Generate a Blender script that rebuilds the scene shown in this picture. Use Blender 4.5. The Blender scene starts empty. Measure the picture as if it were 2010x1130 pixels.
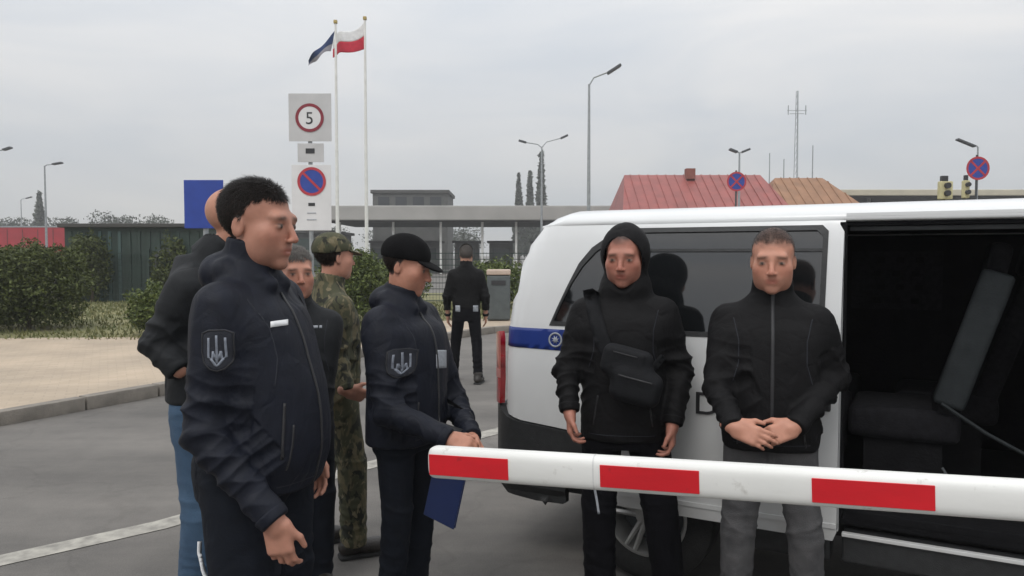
import bpy, bmesh, math, random
import numpy as np
from mathutils import Vector, Matrix
from mathutils.bvhtree import BVHTree
from mathutils.geometry import delaunay_2d_cdt

random.seed(5); np.random.seed(5)
scene = bpy.context.scene
COL = scene.collection
rad = math.radians

# ------------------------------------------------------------------ camera
FPX, CAMH = 1500.0, 1.60
TILT = math.atan(65 / FPX)
cd = bpy.data.cameras.new('camera'); cam = bpy.data.objects.new('camera', cd); COL.objects.link(cam)
cd.sensor_width = 36; cd.lens = 36 * FPX / 2010; cd.clip_end = 2000; cd.clip_start = 0.05
cam.location = (0, 0, CAMH); cam.rotation_euler = (rad(90) - TILT, 0, 0)
scene.camera = cam

# ------------------------------------------------------------------ world, sun, exposure
w = bpy.data.worlds.new('World'); scene.world = w; w.use_nodes = True
nt = w.node_tree; N = nt.nodes; L = nt.links; N.clear()
wo = N.new('ShaderNodeOutputWorld'); bg = N.new('ShaderNodeBackground'); bg.inputs[1].default_value = 0.1
sky = N.new('ShaderNodeTexSky'); sky.sky_type = 'NISHITA'; sky.sun_disc = False
SUN_EL, SUN_AZ = rad(52), rad(205)
sky.sun_elevation = SUN_EL; sky.sun_rotation = SUN_AZ
tc = N.new('ShaderNodeTexCoord'); sep = N.new('ShaderNodeSeparateXYZ'); L.new(tc.outputs['Generated'], sep.inputs[0])
mp = N.new('ShaderNodeMapping'); mp.inputs['Scale'].default_value = (1.6, 1.6, 6.5); L.new(tc.outputs['Generated'], mp.inputs[0])
no = N.new('ShaderNodeTexNoise'); no.inputs['Scale'].default_value = 1.7; no.inputs['Detail'].default_value = 5; no.inputs['Roughness'].default_value = .5
no.inputs['Distortion'].default_value = .5
L.new(mp.outputs[0], no.inputs[0])
rp = N.new('ShaderNodeValToRGB'); L.new(no.outputs[0], rp.inputs[0])
rp.color_ramp.elements[0].position = .3; rp.color_ramp.elements[0].color = (.82, .86, .91, 1)
rp.color_ramp.elements[1].position = .7; rp.color_ramp.elements[1].color = (1.04, 1.03, 1.02, 1)
# overcast luminance rises evenly from horizon to zenith (CIE overcast sky)
ma = N.new('ShaderNodeMath'); ma.operation = 'MULTIPLY_ADD'; ma.use_clamp = False
mx = N.new('ShaderNodeMath'); mx.operation = 'MAXIMUM'; mx.inputs[1].default_value = 0; L.new(sep.outputs[2], mx.inputs[0])
L.new(mx.outputs[0], ma.inputs[0]); ma.inputs[1].default_value = 2 * 5.4; ma.inputs[2].default_value = 5.3
vm = N.new('ShaderNodeVectorMath'); vm.operation = 'SCALE'; L.new(rp.outputs[0], vm.inputs[0]); L.new(ma.outputs[0], vm.inputs['Scale'])
mix = N.new('ShaderNodeMixRGB'); mix.inputs[0].default_value = .93; L.new(sky.outputs[0], mix.inputs[1]); L.new(vm.outputs[0], mix.inputs[2])
L.new(mix.outputs[0], bg.inputs[0]); L.new(bg.outputs[0], wo.inputs[0])
sl = bpy.data.lights.new('sun', 'SUN'); sl.energy = 1.0; sl.angle = rad(25); sl.color = (1, .97, .93)
so = bpy.data.objects.new('sun', sl); COL.objects.link(so)
sd = Vector((math.sin(SUN_AZ) * math.cos(SUN_EL), math.cos(SUN_AZ) * math.cos(SUN_EL), math.sin(SUN_EL)))
so.rotation_euler = sd.to_track_quat('Z', 'Y').to_euler()
vs = scene.view_settings; vs.view_transform = 'Standard'; vs.look = 'None'; vs.exposure = 0.12; vs.gamma = 1; vs.use_curve_mapping = False
scene.render.filter_size = 2.0

# ------------------------------------------------------------------ helpers
def P(px, py, D):
    """world point at forward distance D seen at photo pixel (px, py)"""
    x = (px - 1005) / FPX; u = (565 - py) / FPX
    c, s = math.cos(TILT), math.sin(TILT)
    dy = c + u * s; dz = -s + u * c
    t = D / dy
    return Vector((x * t, D, CAMH + dz * t))

def tag(o, label=None, cat=None, group=None, kind=None):
    if label: o['label'] = label
    if cat: o['category'] = cat
    if group: o['group'] = group
    if kind: o['kind'] = kind
    return o

def empty(name, loc=(0, 0, 0), rz=0.0):
    o = bpy.data.objects.new(name, None); COL.objects.link(o); o.location = loc; o.rotation_euler = (0, 0, rz)
    o.empty_display_size = .1
    return o

def raw_mesh(name, V, F):
    """V (n,3) array, F (m,k) int array"""
    V = np.asarray(V, np.float32); F = np.asarray(F, np.int32)
    me = bpy.data.meshes.new(name); k = F.shape[1]
    me.vertices.add(len(V)); me.vertices.foreach_set('co', V.ravel())
    me.loops.add(F.size); me.loops.foreach_set('vertex_index', F.ravel())
    me.polygons.add(len(F)); me.polygons.foreach_set('loop_start', np.arange(0, F.size, k, dtype=np.int32))
    me.update(calc_edges=True)
    return me

def link(name, me, mat=None, parent=None, smooth=False):
    o = bpy.data.objects.new(name, me); COL.objects.link(o)
    if mat: me.materials.append(mat)
    if parent: o.parent = parent
    if smooth: me.polygons.foreach_set('use_smooth', np.ones(len(me.polygons), bool))
    return o

def copy_tree(o, parent=None):
    c = o.copy(); COL.objects.link(c); c.parent = parent
    for ch in list(o.children):
        copy_tree(ch, c)
    return c

class MB:
    """collects simple solids into one mesh"""
    def __init__(s): s.bm = bmesh.new()
    def box(s, c, h, R=None, bev=0.0, seg=2):
        r = bmesh.ops.create_cube(s.bm, size=2)
        vs_ = r['verts']
        M = (R.to_4x4() if R else Matrix.Identity(4))
        for v in vs_: v.co = Vector((v.co.x * h[0], v.co.y * h[1], v.co.z * h[2]))
        if bev:
            es = list({e for v in vs_ for e in v.link_edges})
            r2 = bmesh.ops.bevel(s.bm, geom=es, offset=bev, segments=seg, profile=.6, affect='EDGES')
            vs_ = list({v for f in r2['faces'] for v in f.verts} | {v for v in vs_ if v.is_valid})
        for v in vs_: v.co = M @ v.co + Vector(c)
        return s
    def tube(s, pts, r, n=10, caps=True):
        pts = [Vector(p) for p in pts]
        rs = r if isinstance(r, (list, tuple)) else [r] * len(pts)
        rings = []; up = None
        for i, p in enumerate(pts):
            d = (pts[min(i + 1, len(pts) - 1)] - pts[max(i - 1, 0)]).normalized()
            if up is None:
                up = Vector((0, 0, 1)) if abs(d.z) < .9 else Vector((1, 0, 0))
            a = d.cross(up).normalized(); b = a.cross(d).normalized(); up = b
            rings.append([s.bm.verts.new(p + (a * math.cos(2 * math.pi * k / n) + b * math.sin(2 * math.pi * k / n)) * rs[i]) for k in range(n)])
        for i in range(len(rings) - 1):
            for k in range(n):
                s.bm.faces.new((rings[i][k], rings[i][(k + 1) % n], rings[i + 1][(k + 1) % n], rings[i + 1][k]))
        if caps:
            s.bm.faces.new(rings[0]); s.bm.faces.new(rings[-1])
        return s
    def prism(s, poly, d, M=None):
        """poly 2D list in xz plane, extruded +-d/2 in y"""
        M = M or Matrix.Identity(4)
        a = [s.bm.verts.new(M @ Vector((x, -d / 2, z))) for x, z in poly]
        b = [s.bm.verts.new(M @ Vector((x, d / 2, z))) for x, z in poly]
        s.bm.faces.new(a); s.bm.faces.new(b[::-1]); n = len(poly)
        for i in range(n): s.bm.faces.new((a[i], b[i], b[(i + 1) % n], a[(i + 1) % n]))
        return s
    def faces(s, V, F):
        vv = [s.bm.verts.new(v) for v in V]
        for f in F: s.bm.faces.new([vv[i] for i in f])
        return s
    def build(s, name, mat, parent=None, smooth=False, loc=None):
        bmesh.ops.recalc_face_normals(s.bm, faces=s.bm.faces)
        me = bpy.data.meshes.new(name); s.bm.to_mesh(me); s.bm.free()
        o = link(name, me, mat, parent)
        if smooth:
            me.polygons.foreach_set('use_smooth', np.ones(len(me.polygons), bool))
            try: me.set_sharp_from_angle(angle=rad(40))
            except Exception: pass
        if loc is not None: o.location = loc
        return o

def Rz(a): return Matrix.Rotation(a, 3, 'Z')
def Ry(a): return Matrix.Rotation(a, 3, 'Y')
def Rx(a): return Matrix.Rotation(a, 3, 'X')

# ------------------------------------------------------------------ materials
MATS = {}
def mat(name, col, rough=.6, var=.12, scale=8., bump=0., bscale=60., metal=0., spec=.5, sheen=0., coat=0., stretch=None, col2=None, trans=0.):
    if name in MATS: return MATS[name]
    m = bpy.data.materials.new(name); m.use_nodes = True; t = m.node_tree; n = t.nodes; l = t.links
    b = n['Principled BSDF']; b.inputs['Roughness'].default_value = rough; b.inputs['Metallic'].default_value = metal
    b.inputs['Specular IOR Level'].default_value = spec
    if sheen: b.inputs['Sheen Weight'].default_value = sheen; b.inputs['Sheen Roughness'].default_value = .5
    if coat: b.inputs['Coat Weight'].default_value = coat; b.inputs['Coat Roughness'].default_value = .06
    if trans: b.inputs['Transmission Weight'].default_value = trans
    tc = n.new('ShaderNodeTexCoord'); src = tc.outputs['Object']
    if stretch:
        mpn = n.new('ShaderNodeMapping'); mpn.inputs['Scale'].default_value = stretch; l.new(src, mpn.inputs[0]); src = mpn.outputs[0]
    nz = n.new('ShaderNodeTexNoise'); nz.inputs['Scale'].default_value = scale; nz.inputs['Detail'].default_value = 5; l.new(src, nz.inputs[0])
    r = n.new('ShaderNodeValToRGB'); l.new(nz.outputs[0], r.inputs[0])
    r.color_ramp.elements[0].position = .3; r.color_ramp.elements[1].position = .7
    c2 = col2 or tuple(min(1, c * (1 + var)) for c in col)
    c1 = tuple(c * (1 - var) for c in col) if not col2 else col
    r.color_ramp.elements[0].color = (*c1, 1); r.color_ramp.elements[1].color = (*c2, 1)
    l.new(r.outputs[0], b.inputs['Base Color'])
    if bump:
        nb = n.new('ShaderNodeTexNoise'); nb.inputs['Scale'].default_value = bscale; nb.inputs['Detail'].default_value = 3; l.new(src, nb.inputs[0])
        bp = n.new('ShaderNodeBump'); bp.inputs['Strength'].default_value = bump; bp.inputs['Distance'].default_value = .01
        l.new(nb.outputs[0], bp.inputs['Height']); l.new(bp.outputs[0], b.inputs['Normal'])
    MATS[name] = m
    return m

def leaf_mat(name, c1, c2):
    if name in MATS: return MATS[name]
    m = bpy.data.materials.new(name); m.use_nodes = True; t = m.node_tree; n = t.nodes; l = t.links
    b = n['Principled BSDF']; b.inputs['Roughness'].default_value = .6; b.inputs['Specular IOR Level'].default_value = .3
    g = n.new('ShaderNodeNewGeometry'); r = n.new('ShaderNodeValToRGB'); l.new(g.outputs['Random Per Island'], r.inputs[0])
    r.color_ramp.elements[0].color = (*c1, 1); r.color_ramp.elements[1].color = (*c2, 1)
    l.new(r.outputs[0], b.inputs['Base Color'])
    MATS[name] = m
    return m

def camo_mat():
    m = bpy.data.materials.new('camouflage_cloth'); m.use_nodes = True; t = m.node_tree; n = t.nodes; l = t.links
    b = n['Principled BSDF']; b.inputs['Roughness'].default_value = .9
    tc = n.new('ShaderNodeTexCoord')
    cur = None
    for i, (sc, th, c) in enumerate([(9, .5, (.055, .056, .03)), (14, .54, (.115, .098, .052)), (19, .57, (.016, .017, .011)), (26, .6, (.16, .135, .08))]):
        mp = n.new('ShaderNodeMapping'); mp.inputs['Location'].default_value = (i * 3.1, i * 1.7, i); mp.inputs['Scale'].default_value = (1, 1, .6); l.new(tc.outputs['Object'], mp.inputs[0])
        nz = n.new('ShaderNodeTexNoise'); nz.inputs['Scale'].default_value = sc; nz.inputs['Detail'].default_value = 3; nz.inputs['Distortion'].default_value = .8; l.new(mp.outputs[0], nz.inputs[0])
        if cur is None:
            rgb = n.new('ShaderNodeRGB'); rgb.outputs[0].default_value = (*c, 1); cur = rgb.outputs[0]; continue
        r = n.new('ShaderNodeValToRGB'); r.color_ramp.elements[0].position = th - .03; r.color_ramp.elements[1].position = th + .03; l.new(nz.outputs[0], r.inputs[0])
        mi = n.new('ShaderNodeMixRGB'); l.new(r.outputs[0], mi.inputs[0]); l.new(cur, mi.inputs[1]); mi.inputs[2].default_value = (*c, 1); cur = mi.outputs[0]
    l.new(cur, b.inputs['Base Color'])
    return m

def skin_mat():
    m = bpy.data.materials.new('skin'); m.use_nodes = True; t = m.node_tree; n = t.nodes; l = t.links
    b = n['Principled BSDF']; b.inputs['Roughness'].default_value = .5; b.inputs['Specular IOR Level'].default_value = .35
    b.inputs['Subsurface Weight'].default_value = .08; b.inputs['Subsurface Radius'].default_value = (.01, .004, .002); b.inputs['Subsurface Scale'].default_value = .5
    a = n.new('ShaderNodeAttribute'); a.attribute_name = 'tone'
    tc = n.new('ShaderNodeTexCoord'); nz = n.new('ShaderNodeTexNoise'); nz.inputs['Scale'].default_value = 45; nz.inputs['Detail'].default_value = 4; l.new(tc.outputs['Object'], nz.inputs[0])
    r = n.new('ShaderNodeValToRGB'); r.color_ramp.elements[0].color = (.82, .78, .76, 1); r.color_ramp.elements[1].color = (1.1, 1.08, 1.08, 1); l.new(nz.outputs[0], r.inputs[0])
    mi = n.new('ShaderNodeMixRGB'); mi.blend_type = 'MULTIPLY'; mi.inputs[0].default_value = 1; l.new(a.outputs['Color'], mi.inputs[1]); l.new(r.outputs[0], mi.inputs[2])
    l.new(mi.outputs[0], b.inputs['Base Color'])
    bp = n.new('ShaderNodeBump'); bp.inputs['Strength'].default_value = .25; bp.inputs['Distance'].default_value = .003; l.new(nz.outputs[0], bp.inputs['Height']); l.new(bp.outputs[0], b.inputs['Normal'])
    return m

def cloth(name, col, rough, spec):
    m = mat(name, col, rough, .22, 18, spec=spec); t = m.node_tree; n = t.nodes; l = t.links; b = n['Principled BSDF']
    tc = n.new('ShaderNodeTexCoord'); mp = n.new('ShaderNodeMapping'); mp.inputs['Scale'].default_value = (1, 1, .8); l.new(tc.outputs['Object'], mp.inputs[0])
    a = n.new('ShaderNodeTexNoise'); a.inputs['Scale'].default_value = 9; a.inputs['Detail'].default_value = 3; a.inputs['Distortion'].default_value = 1.0; l.new(mp.outputs[0], a.inputs[0])
    sb_ = n.new('ShaderNodeMath'); sb_.operation = 'SUBTRACT'; sb_.inputs[1].default_value = .5; l.new(a.outputs[0], sb_.inputs[0])
    ab_ = n.new('ShaderNodeMath'); ab_.operation = 'ABSOLUTE'; l.new(sb_.outputs[0], ab_.inputs[0])
    f = n.new('ShaderNodeTexNoise'); f.inputs['Scale'].default_value = 260; f.inputs['Detail'].default_value = 2; l.new(tc.outputs['Object'], f.inputs[0])
    b1 = n.new('ShaderNodeBump'); b1.inputs['Strength'].default_value = .30; b1.inputs['Distance'].default_value = .03; l.new(ab_.outputs[0], b1.inputs['Height'])
    b2 = n.new('ShaderNodeBump'); b2.inputs['Strength'].default_value = .35; b2.inputs['Distance'].default_value = .003; l.new(f.outputs[0], b2.inputs['Height']); l.new(b1.outputs[0], b2.inputs['Normal'])
    l.new(b2.outputs[0], b.inputs['Normal'])
    return m
M_skin = skin_mat(); M_camo = camo_mat()
M_navy = cloth('navy_softshell', (.0062, .0080, .0150), .62, .24)
M_navyp = cloth('navy_trousers', (.0055, .0075, .0125), .8, .2)
M_black = cloth('black_softshell', (.0048, .0046, .0052), .72, .18)
M_blackk = cloth('black_knit', (.005, .005, .0055), .92, .12)
M_blackt = cloth('black_trousers', (.0035, .0035, .005), .85, .12)
M_char = cloth('charcoal_jacket', (.013, .0145, .0165), .7, .25)
M_jeans = mat('blue_denim', (.024, .054, .10), .9, 0, 7, .4, 300, col2=(.055, .105, .175))
M_gjeans = mat('grey_denim', (.042, .042, .045), .9, 0, 14, .5, 300, col2=(.092, .090, .092))
M_boot = mat('brown_black_leather', (.022, .018, .015), .45, .3, 20, .3, 80)
M_hair_d = mat('dark_brown_hair', (.009, .006, .0045), .55, .6, 160, .6, 300, stretch=(1, 1, .25), spec=.2)
M_hair_g = mat('grey_hair', (.13, .12, .11), .6, .5, 160, .6, 300, stretch=(1, 1, .25), spec=.2)
M_white = mat('white_print', (.72, .73, .74), .6, .05)
M_silver = mat('grey_print', (.32, .34, .37), .6, .15, 60)
M_emb = mat('dim_silver_thread', (.19, .21, .25), .6, .2, 80)
M_patch = mat('black_patch', (.012, .014, .022), .7, .2, 60, .3, 300)
M_zip = mat('dark_zip', (.018, .018, .020), .5, .2, 60, .3, 300)
M_bag = mat('charcoal_nylon', (.0065, .007, .0085), .7, .2, 30, .3, 300, spec=.2)
M_folder = mat('blue_folder_plastic', (.010, .022, .085), .4, .12, 6)
M_vanw = mat('white_van_paint', (.68, .69, .69), .28, .04, 2.2, coat=.4)
def road_dirt(m):
    t = m.node_tree; n = t.nodes; l = t.links; b = n['Principled BSDF']; src = b.inputs['Base Color'].links[0].from_socket
    tc = n.new('ShaderNodeTexCoord'); sp_ = n.new('ShaderNodeSeparateXYZ'); l.new(tc.outputs['Object'], sp_.inputs[0])
    mr = n.new('ShaderNodeMapRange'); mr.inputs[1].default_value = .35; mr.inputs[2].default_value = 1.05; mr.inputs[3].default_value = 1; mr.inputs[4].default_value = 0; l.new(sp_.outputs[2], mr.inputs[0])
    nz = n.new('ShaderNodeTexNoise'); nz.inputs['Scale'].default_value = 5; nz.inputs['Detail'].default_value = 8; nz.inputs['Roughness'].default_value = .7; l.new(tc.outputs['Object'], nz.inputs[0])
    mu = n.new('ShaderNodeMath'); mu.operation = 'MULTIPLY'; l.new(mr.outputs[0], mu.inputs[0]); l.new(nz.outputs[0], mu.inputs[1])
    m2 = n.new('ShaderNodeMath'); m2.operation = 'MULTIPLY'; m2.inputs[1].default_value = .55; l.new(mu.outputs[0], m2.inputs[0])
    mi = n.new('ShaderNodeMixRGB'); l.new(m2.outputs[0], mi.inputs[0]); l.new(src, mi.inputs[1]); mi.inputs[2].default_value = (.19, .165, .13, 1); l.new(mi.outputs[0], b.inputs['Base Color'])
road_dirt(M_vanw)
M_plas = mat('black_bumper_plastic', (.019, .020, .021), .5, .25, 30, .25, 200)
M_rubber = mat('tyre_rubber', (.016, .016, .016), .85, .2, 30, .3, 120)
M_alloy = mat('silver_alloy', (.42, .42, .41), .4, .1, 20, metal=.6)
M_lin = mat('dark_cabin_lining', (.007, .007, .008), .9, .2, 14, .3, 60, spec=.15)
M_seat = mat('dark_seat_fabric', (.012, .012, .014), .95, .3, 40, .4, 160, spec=.15)
M_seatg = mat('grey_seat_side', (.024, .028, .03), .85, .2, 14, .3, 120, spec=.2)
M_red = mat('red_reflective', (.52, .006, .014), .4, 0, 6, .06, 120, col2=(.66, .010, .02), stretch=(.5, .5, 2))
def scuffs(m, sc, th, col):
    t = m.node_tree; n = t.nodes; l = t.links; b = n['Principled BSDF']; src = b.inputs['Base Color'].links[0].from_socket
    tc = n.new('ShaderNodeTexCoord'); nz = n.new('ShaderNodeTexNoise'); nz.inputs['Scale'].default_value = sc; nz.inputs['Detail'].default_value = 10; nz.inputs['Roughness'].default_value = .7; l.new(tc.outputs['Object'], nz.inputs[0])
    r = n.new('ShaderNodeValToRGB'); r.color_ramp.elements[0].position = th; r.color_ramp.elements[0].color = (0, 0, 0, 1); r.color_ramp.elements[1].position = th + .1; r.color_ramp.elements[1].color = (.55, .55, .55, 1); l.new(nz.outputs[0], r.inputs[0])
    mi = n.new('ShaderNodeMixRGB'); l.new(r.outputs[0], mi.inputs[0]); l.new(src, mi.inputs[1]); mi.inputs[2].default_value = (*col, 1); l.new(mi.outputs[0], b.inputs['Base Color'])
scuffs(M_red, 22, .60, (.22, .02, .02))
M_redl = mat('red_lens', (.28, .008, .012), .12, .3, 12, coat=.6)
M_barw = mat('white_barrier_paint', (.66, .66, .63), .45, .0, 2.2, .05, 25, col2=(.80, .80, .775), stretch=(.7, .7, 1.6))
scuffs(M_barw, 13, .60, (.33, .31, .27))
M_blue = mat('blue_stripe', (.012, .035, .20), .4, .1, 6)
M_galv = mat('galvanised_steel', (.33, .35, .36), .5, .15, 10, metal=.5)
M_dsteel = mat('dark_steel', (.07, .075, .08), .5, .2, 10, metal=.3)
M_conc = mat('kerb_concrete', (.20, .18, .155), .9, .2, 6, .5, 70)
M_signw = mat('white_sign_face', (.66, .66, .66), .45, .06, 4)
M_signr = mat('red_sign_ring', (.42, .035, .05), .45, .1, 6)
M_signd = mat('dark_red_ring', (.22, .02, .035), .45, .1, 6)
M_signb = mat('blue_sign_face', (.022, .055, .30), .45, .1, 6)
M_signk = mat('black_sign_print', (.025, .025, .028), .5, .1, 6)
# ------------------------------------------------------------------ solid modelling with distance fields
def v3(p): return np.array(p, np.float32)
def cone(a, b, ra, rb):
    a = v3(a); b = v3(b); ab = b - a; L2 = float(ab @ ab) + 1e-12
    def f(Q):
        t = np.clip(((Q - a) @ ab) / L2, 0, 1)
        return np.linalg.norm(Q - a - t[:, None] * ab, axis=1) - (ra + (rb - ra) * t)
    return f
def flatcone(a, b, ra, rb, rd=.006):
    a = v3(a); b = v3(b); ab = b - a; Ln = float(np.linalg.norm(ab)); d = ab / Ln
    def f(Q):
        x = (Q - a) @ d
        t = np.clip(x / Ln, -.3, 1.3)
        r = np.linalg.norm(Q - a - x[:, None] * d, axis=1) - (ra + (rb - ra) * t)
        ax = np.abs(x - Ln / 2) - Ln / 2
        r = r + rd; ax = ax + rd
        return np.minimum(np.maximum(r, ax), 0) + np.hypot(np.maximum(r, 0), np.maximum(ax, 0)) - rd
    return f
def ell(c, r, R=None):
    c = v3(c); r = v3(r); R = np.array(R, np.float32) if R is not None else None
    def f(Q):
        q = Q - c
        if R is not None: q = q @ R
        k0 = np.linalg.norm(q / r, axis=1); k1 = np.linalg.norm(q / (r * r), axis=1) + 1e-9
        return np.where(k0 < 1e-4, -float(r.min()), k0 * (k0 - 1) / k1)
    return f
def rbox(c, h, rd, R=None):
    c = v3(c); h = v3(h) - rd; R = np.array(R, np.float32) if R is not None else None
    def f(Q):
        q = Q - c
        if R is not None: q = q @ R
        q = np.abs(q) - h
        return np.linalg.norm(np.maximum(q, 0), axis=1) + np.minimum(q.max(axis=1), 0) - rd
    return f
def loft(rows, p=2.3, rd=.012):
    rows = np.array(rows, np.float32); z = rows[:, 0]
    zz = np.linspace(z[0], z[-1], 80); D = []
    for j in range(1, 5):
        m = np.gradient(rows[:, j], z); i = np.clip(np.searchsorted(z, zz) - 1, 0, len(z) - 2)
        hh = z[i + 1] - z[i]; t = (zz - z[i]) / hh
        D.append((2*t**3-3*t**2+1)*rows[i, j] + (t**3-2*t**2+t)*hh*m[i]*.8 + (-2*t**3+3*t**2)*rows[i+1, j] + (t**3-t**2)*hh*m[i+1]*.8)
    def f(Q):
        q = np.clip(Q[:, 2], zz[0], zz[-1])
        cx, cy, rx, ry = (np.interp(q, zz, d) for d in D)
        k = (np.abs((Q[:, 0] - cx) / rx) ** p + np.abs((Q[:, 1] - cy) / ry) ** p) ** (1 / p)
        r = (k - 1) * np.minimum(rx, ry) + rd
        ax = np.maximum(zz[0] - Q[:, 2], Q[:, 2] - zz[-1]) + rd
        return np.minimum(np.maximum(r, ax), 0) + np.hypot(np.maximum(r, 0), np.maximum(ax, 0)) - rd
    return f
def smin(a, b, k):
    if k <= 0: return np.minimum(a, b)
    h = np.maximum(k - np.abs(a - b), 0) / k
    return np.minimum(a, b) - h * h * k * .25
def field(prims, Q):
    d = None
    for op, k, f in prims:
        x = f(Q)
        if d is None: d = x
        elif op == '+': d = smin(d, x, k)
        else: d = -smin(-d, x, k)
    return d

CORN = np.array([(i & 1, (i >> 1) & 1, (i >> 2) & 1) for i in range(8)])
EDG = [(a, b) for a in range(8) for b in range(a + 1, 8) if bin(a ^ b).count('1') == 1]
def mesh_field(prims, lo, hi, h, B=8):
    lo = np.array(lo, np.float32); hi = np.array(hi, np.float32)
    nb = np.ceil((hi - lo) / (h * B)).astype(int)
    g = np.stack(np.meshgrid(*[np.arange(n) for n in nb], indexing='ij'), -1).reshape(-1, 3)
    C = (lo + (g + .5) * (h * B)).astype(np.float32)
    Rr = h * B * .87
    dc = []; d = None
    for op, k, f in prims:
        x = f(C); dc.append(x)
        if d is None: d = x
        elif op == '+': d = smin(d, x, k)
        else: d = -smin(-d, x, k)
    keep = np.abs(d) < Rr * 1.35 + .006
    g = g[keep]; dk = [x[keep] for x in dc]
    m = B + 1
    off = np.stack(np.meshgrid(*[np.arange(m)] * 3, indexing='ij'), -1).reshape(-1, 3)
    Q = lo + ((g[:, None, :] * B + off[None]) * h).astype(np.float32)
    D = np.full(Q.shape[:2], 1., np.float32)
    for (op, k, f), x in zip(prims, dk):
        s = np.where(x < Rr * 2.3 + k + .02)[0]
        if not len(s): continue
        y = f(Q[s].reshape(-1, 3)).reshape(len(s), -1)
        D[s] = smin(D[s], y, k) if op == '+' else -smin(-D[s], y, k)
    D = D.reshape(-1, m, m, m)
    D = np.where(D == 0, 1e-7, D)
    S = D < 0
    cs = np.zeros((len(g), B, B, B), np.int8)
    for c in CORN: cs += S[:, c[0]:c[0]+B, c[1]:c[1]+B, c[2]:c[2]+B]
    act = (cs > 0) & (cs < 8)
    bi, ix, iy, iz = np.where(act)
    vals = np.stack([D[bi, ix + c[0], iy + c[1], iz + c[2]] for c in CORN], 1)
    acc = np.zeros((len(bi), 3), np.float32); cnt = np.zeros(len(bi), np.float32)
    for a, b in EDG:
        va, vb = vals[:, a], vals[:, b]; cr = (va < 0) != (vb < 0)
        t = np.where(cr, va / np.where(cr, va - vb, 1), 0)
        pnt = CORN[a] + t[:, None] * (CORN[b] - CORN[a])
        acc += np.where(cr[:, None], pnt, 0); cnt += cr
    gi = g[bi] * B + np.stack([ix, iy, iz], 1)
    V = lo + (gi + acc / cnt[:, None]) * h
    NN = (nb * B + 2).astype(np.int64)
    cid = lambda q: q[:, 0].astype(np.int64) + NN[0] * (q[:, 1] + NN[1] * q[:, 2].astype(np.int64))
    ids = cid(gi); order = np.argsort(ids); sid = ids[order]
    def look(q):
        i = cid(q); p = np.clip(np.searchsorted(sid, i), 0, len(sid) - 1)
        return np.where(sid[p] == i, order[p], -1)
    F = []
    for ax in range(3):
        b_, c_ = (ax + 1) % 3, (ax + 2) % 3
        v0 = vals[:, 0]; v1 = vals[:, 1 << ax]; cr = (v0 < 0) != (v1 < 0)
        q = gi[cr]; eb = np.zeros(3, int); eb[b_] = 1; ec = np.zeros(3, int); ec[c_] = 1
        i0 = look(q); i1 = look(q - eb); i2 = look(q - eb - ec); i3 = look(q - ec)
        f = np.stack([i0, i1, i2, i3], 1); ok = (f >= 0).all(1)
        neg = (v0[cr] < 0)
        f[~neg] = f[~neg][:, ::-1]
        F.append(f[ok])
    return V, np.concatenate(F)

def normals(V, F):
    a = V[F[:, 2]] - V[F[:, 0]]; b = V[F[:, 3]] - V[F[:, 1]]
    n = np.cross(a, b); o = np.zeros_like(V)
    for j in range(3):
        o[:, j] = sum(np.bincount(F[:, c], n[:, j], len(V)) for c in range(4))
    return o / (np.linalg.norm(o, axis=1, keepdims=True) + 1e-9)

def wav(Q, seed, f):
    """soft creased noise from warped sines"""
    r = np.random.RandomState(seed); q = Q * f
    for i in range(3):
        d = r.normal(size=3); d /= np.linalg.norm(d); e = r.normal(size=3); e /= np.linalg.norm(e)
        q = q + .55 * np.sin(q @ d * 1.3 + r.rand() * 6)[:, None] * e
    s = 0
    for i in range(3):
        d = r.normal(size=3); d /= np.linalg.norm(d)
        s = s + np.sin(q @ d * (1 + .5 * i) + r.rand() * 6) / (1 + .4 * i)
    return s / 2.1

def folds(V, Nn, limbs, amp=.004, seed=1):
    w1 = wav(V * np.array([1, 1, .6]), seed, 14); w2 = wav(V * np.array([1, 1, .75]), seed + 7, 27)
    w3 = wav(V * np.array([1, 1, .8]), seed + 13, 20); w4 = wav(V * np.array([.9, .9, 1.1]), seed + 17, 31)
    mk = np.clip(.35 + wav(V, seed + 19, 7), 0, 1)
    d = amp * .65 * w1 + amp * .35 * (.5 - np.abs(w2)) - amp * .5 * mk * np.clip(1 - np.abs(w3) * 4.5, 0, 1) ** 1.5 - amp * .35 * (1 - mk) * np.clip(1 - np.abs(w4) * 4, 0, 1) ** 1.5
    for i, (a, b, A, fr, t0, wd) in enumerate(limbs):
        a = v3(a); b = v3(b); ab = b - a; Ln = np.linalg.norm(ab); u = ab / Ln
        x = (V - a) @ u; r = V - a - x[:, None] * u; dist = np.linalg.norm(r, axis=1)
        e1 = np.cross(u, [0.3, .9, .2]); e1 /= np.linalg.norm(e1); e2 = np.cross(u, e1)
        ang = np.arctan2(r @ e1, r @ e2); t = x / Ln
        m = np.exp(-((t - t0) / wd) ** 2) * (dist < .14) * np.clip((t + .12) / .12, 0, 1) * np.clip((1.1 - t) / .12, 0, 1)
        ph = x * fr + 1.6 * np.sin(ang + seed + i) + .8 * np.sin(2 * ang + 2 * i + seed) + 1.2 * wav(V, seed + 20 + i, 9)
        s = 1 - 2 * np.abs(np.sin(ph * .5)) ** .75
        am = np.clip(.55 + .9 * wav(V, seed + 40 + i, 11), 0, 1.3)
        ph2 = x * fr * 1.9 + 2.2 * np.sin(ang * 1. + seed * 2 + i) + 1.5 * wav(V, seed + 60 + i, 13)
        s2 = 1 - 2 * np.abs(np.sin(ph2 * .5)) ** .7
        d = d + A * m * am * s + A * .5 * m * np.clip(.4 + wav(V, seed + 80 + i, 14), 0, 1.2) * s2
    return V + Nn * d[:, None]

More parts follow.
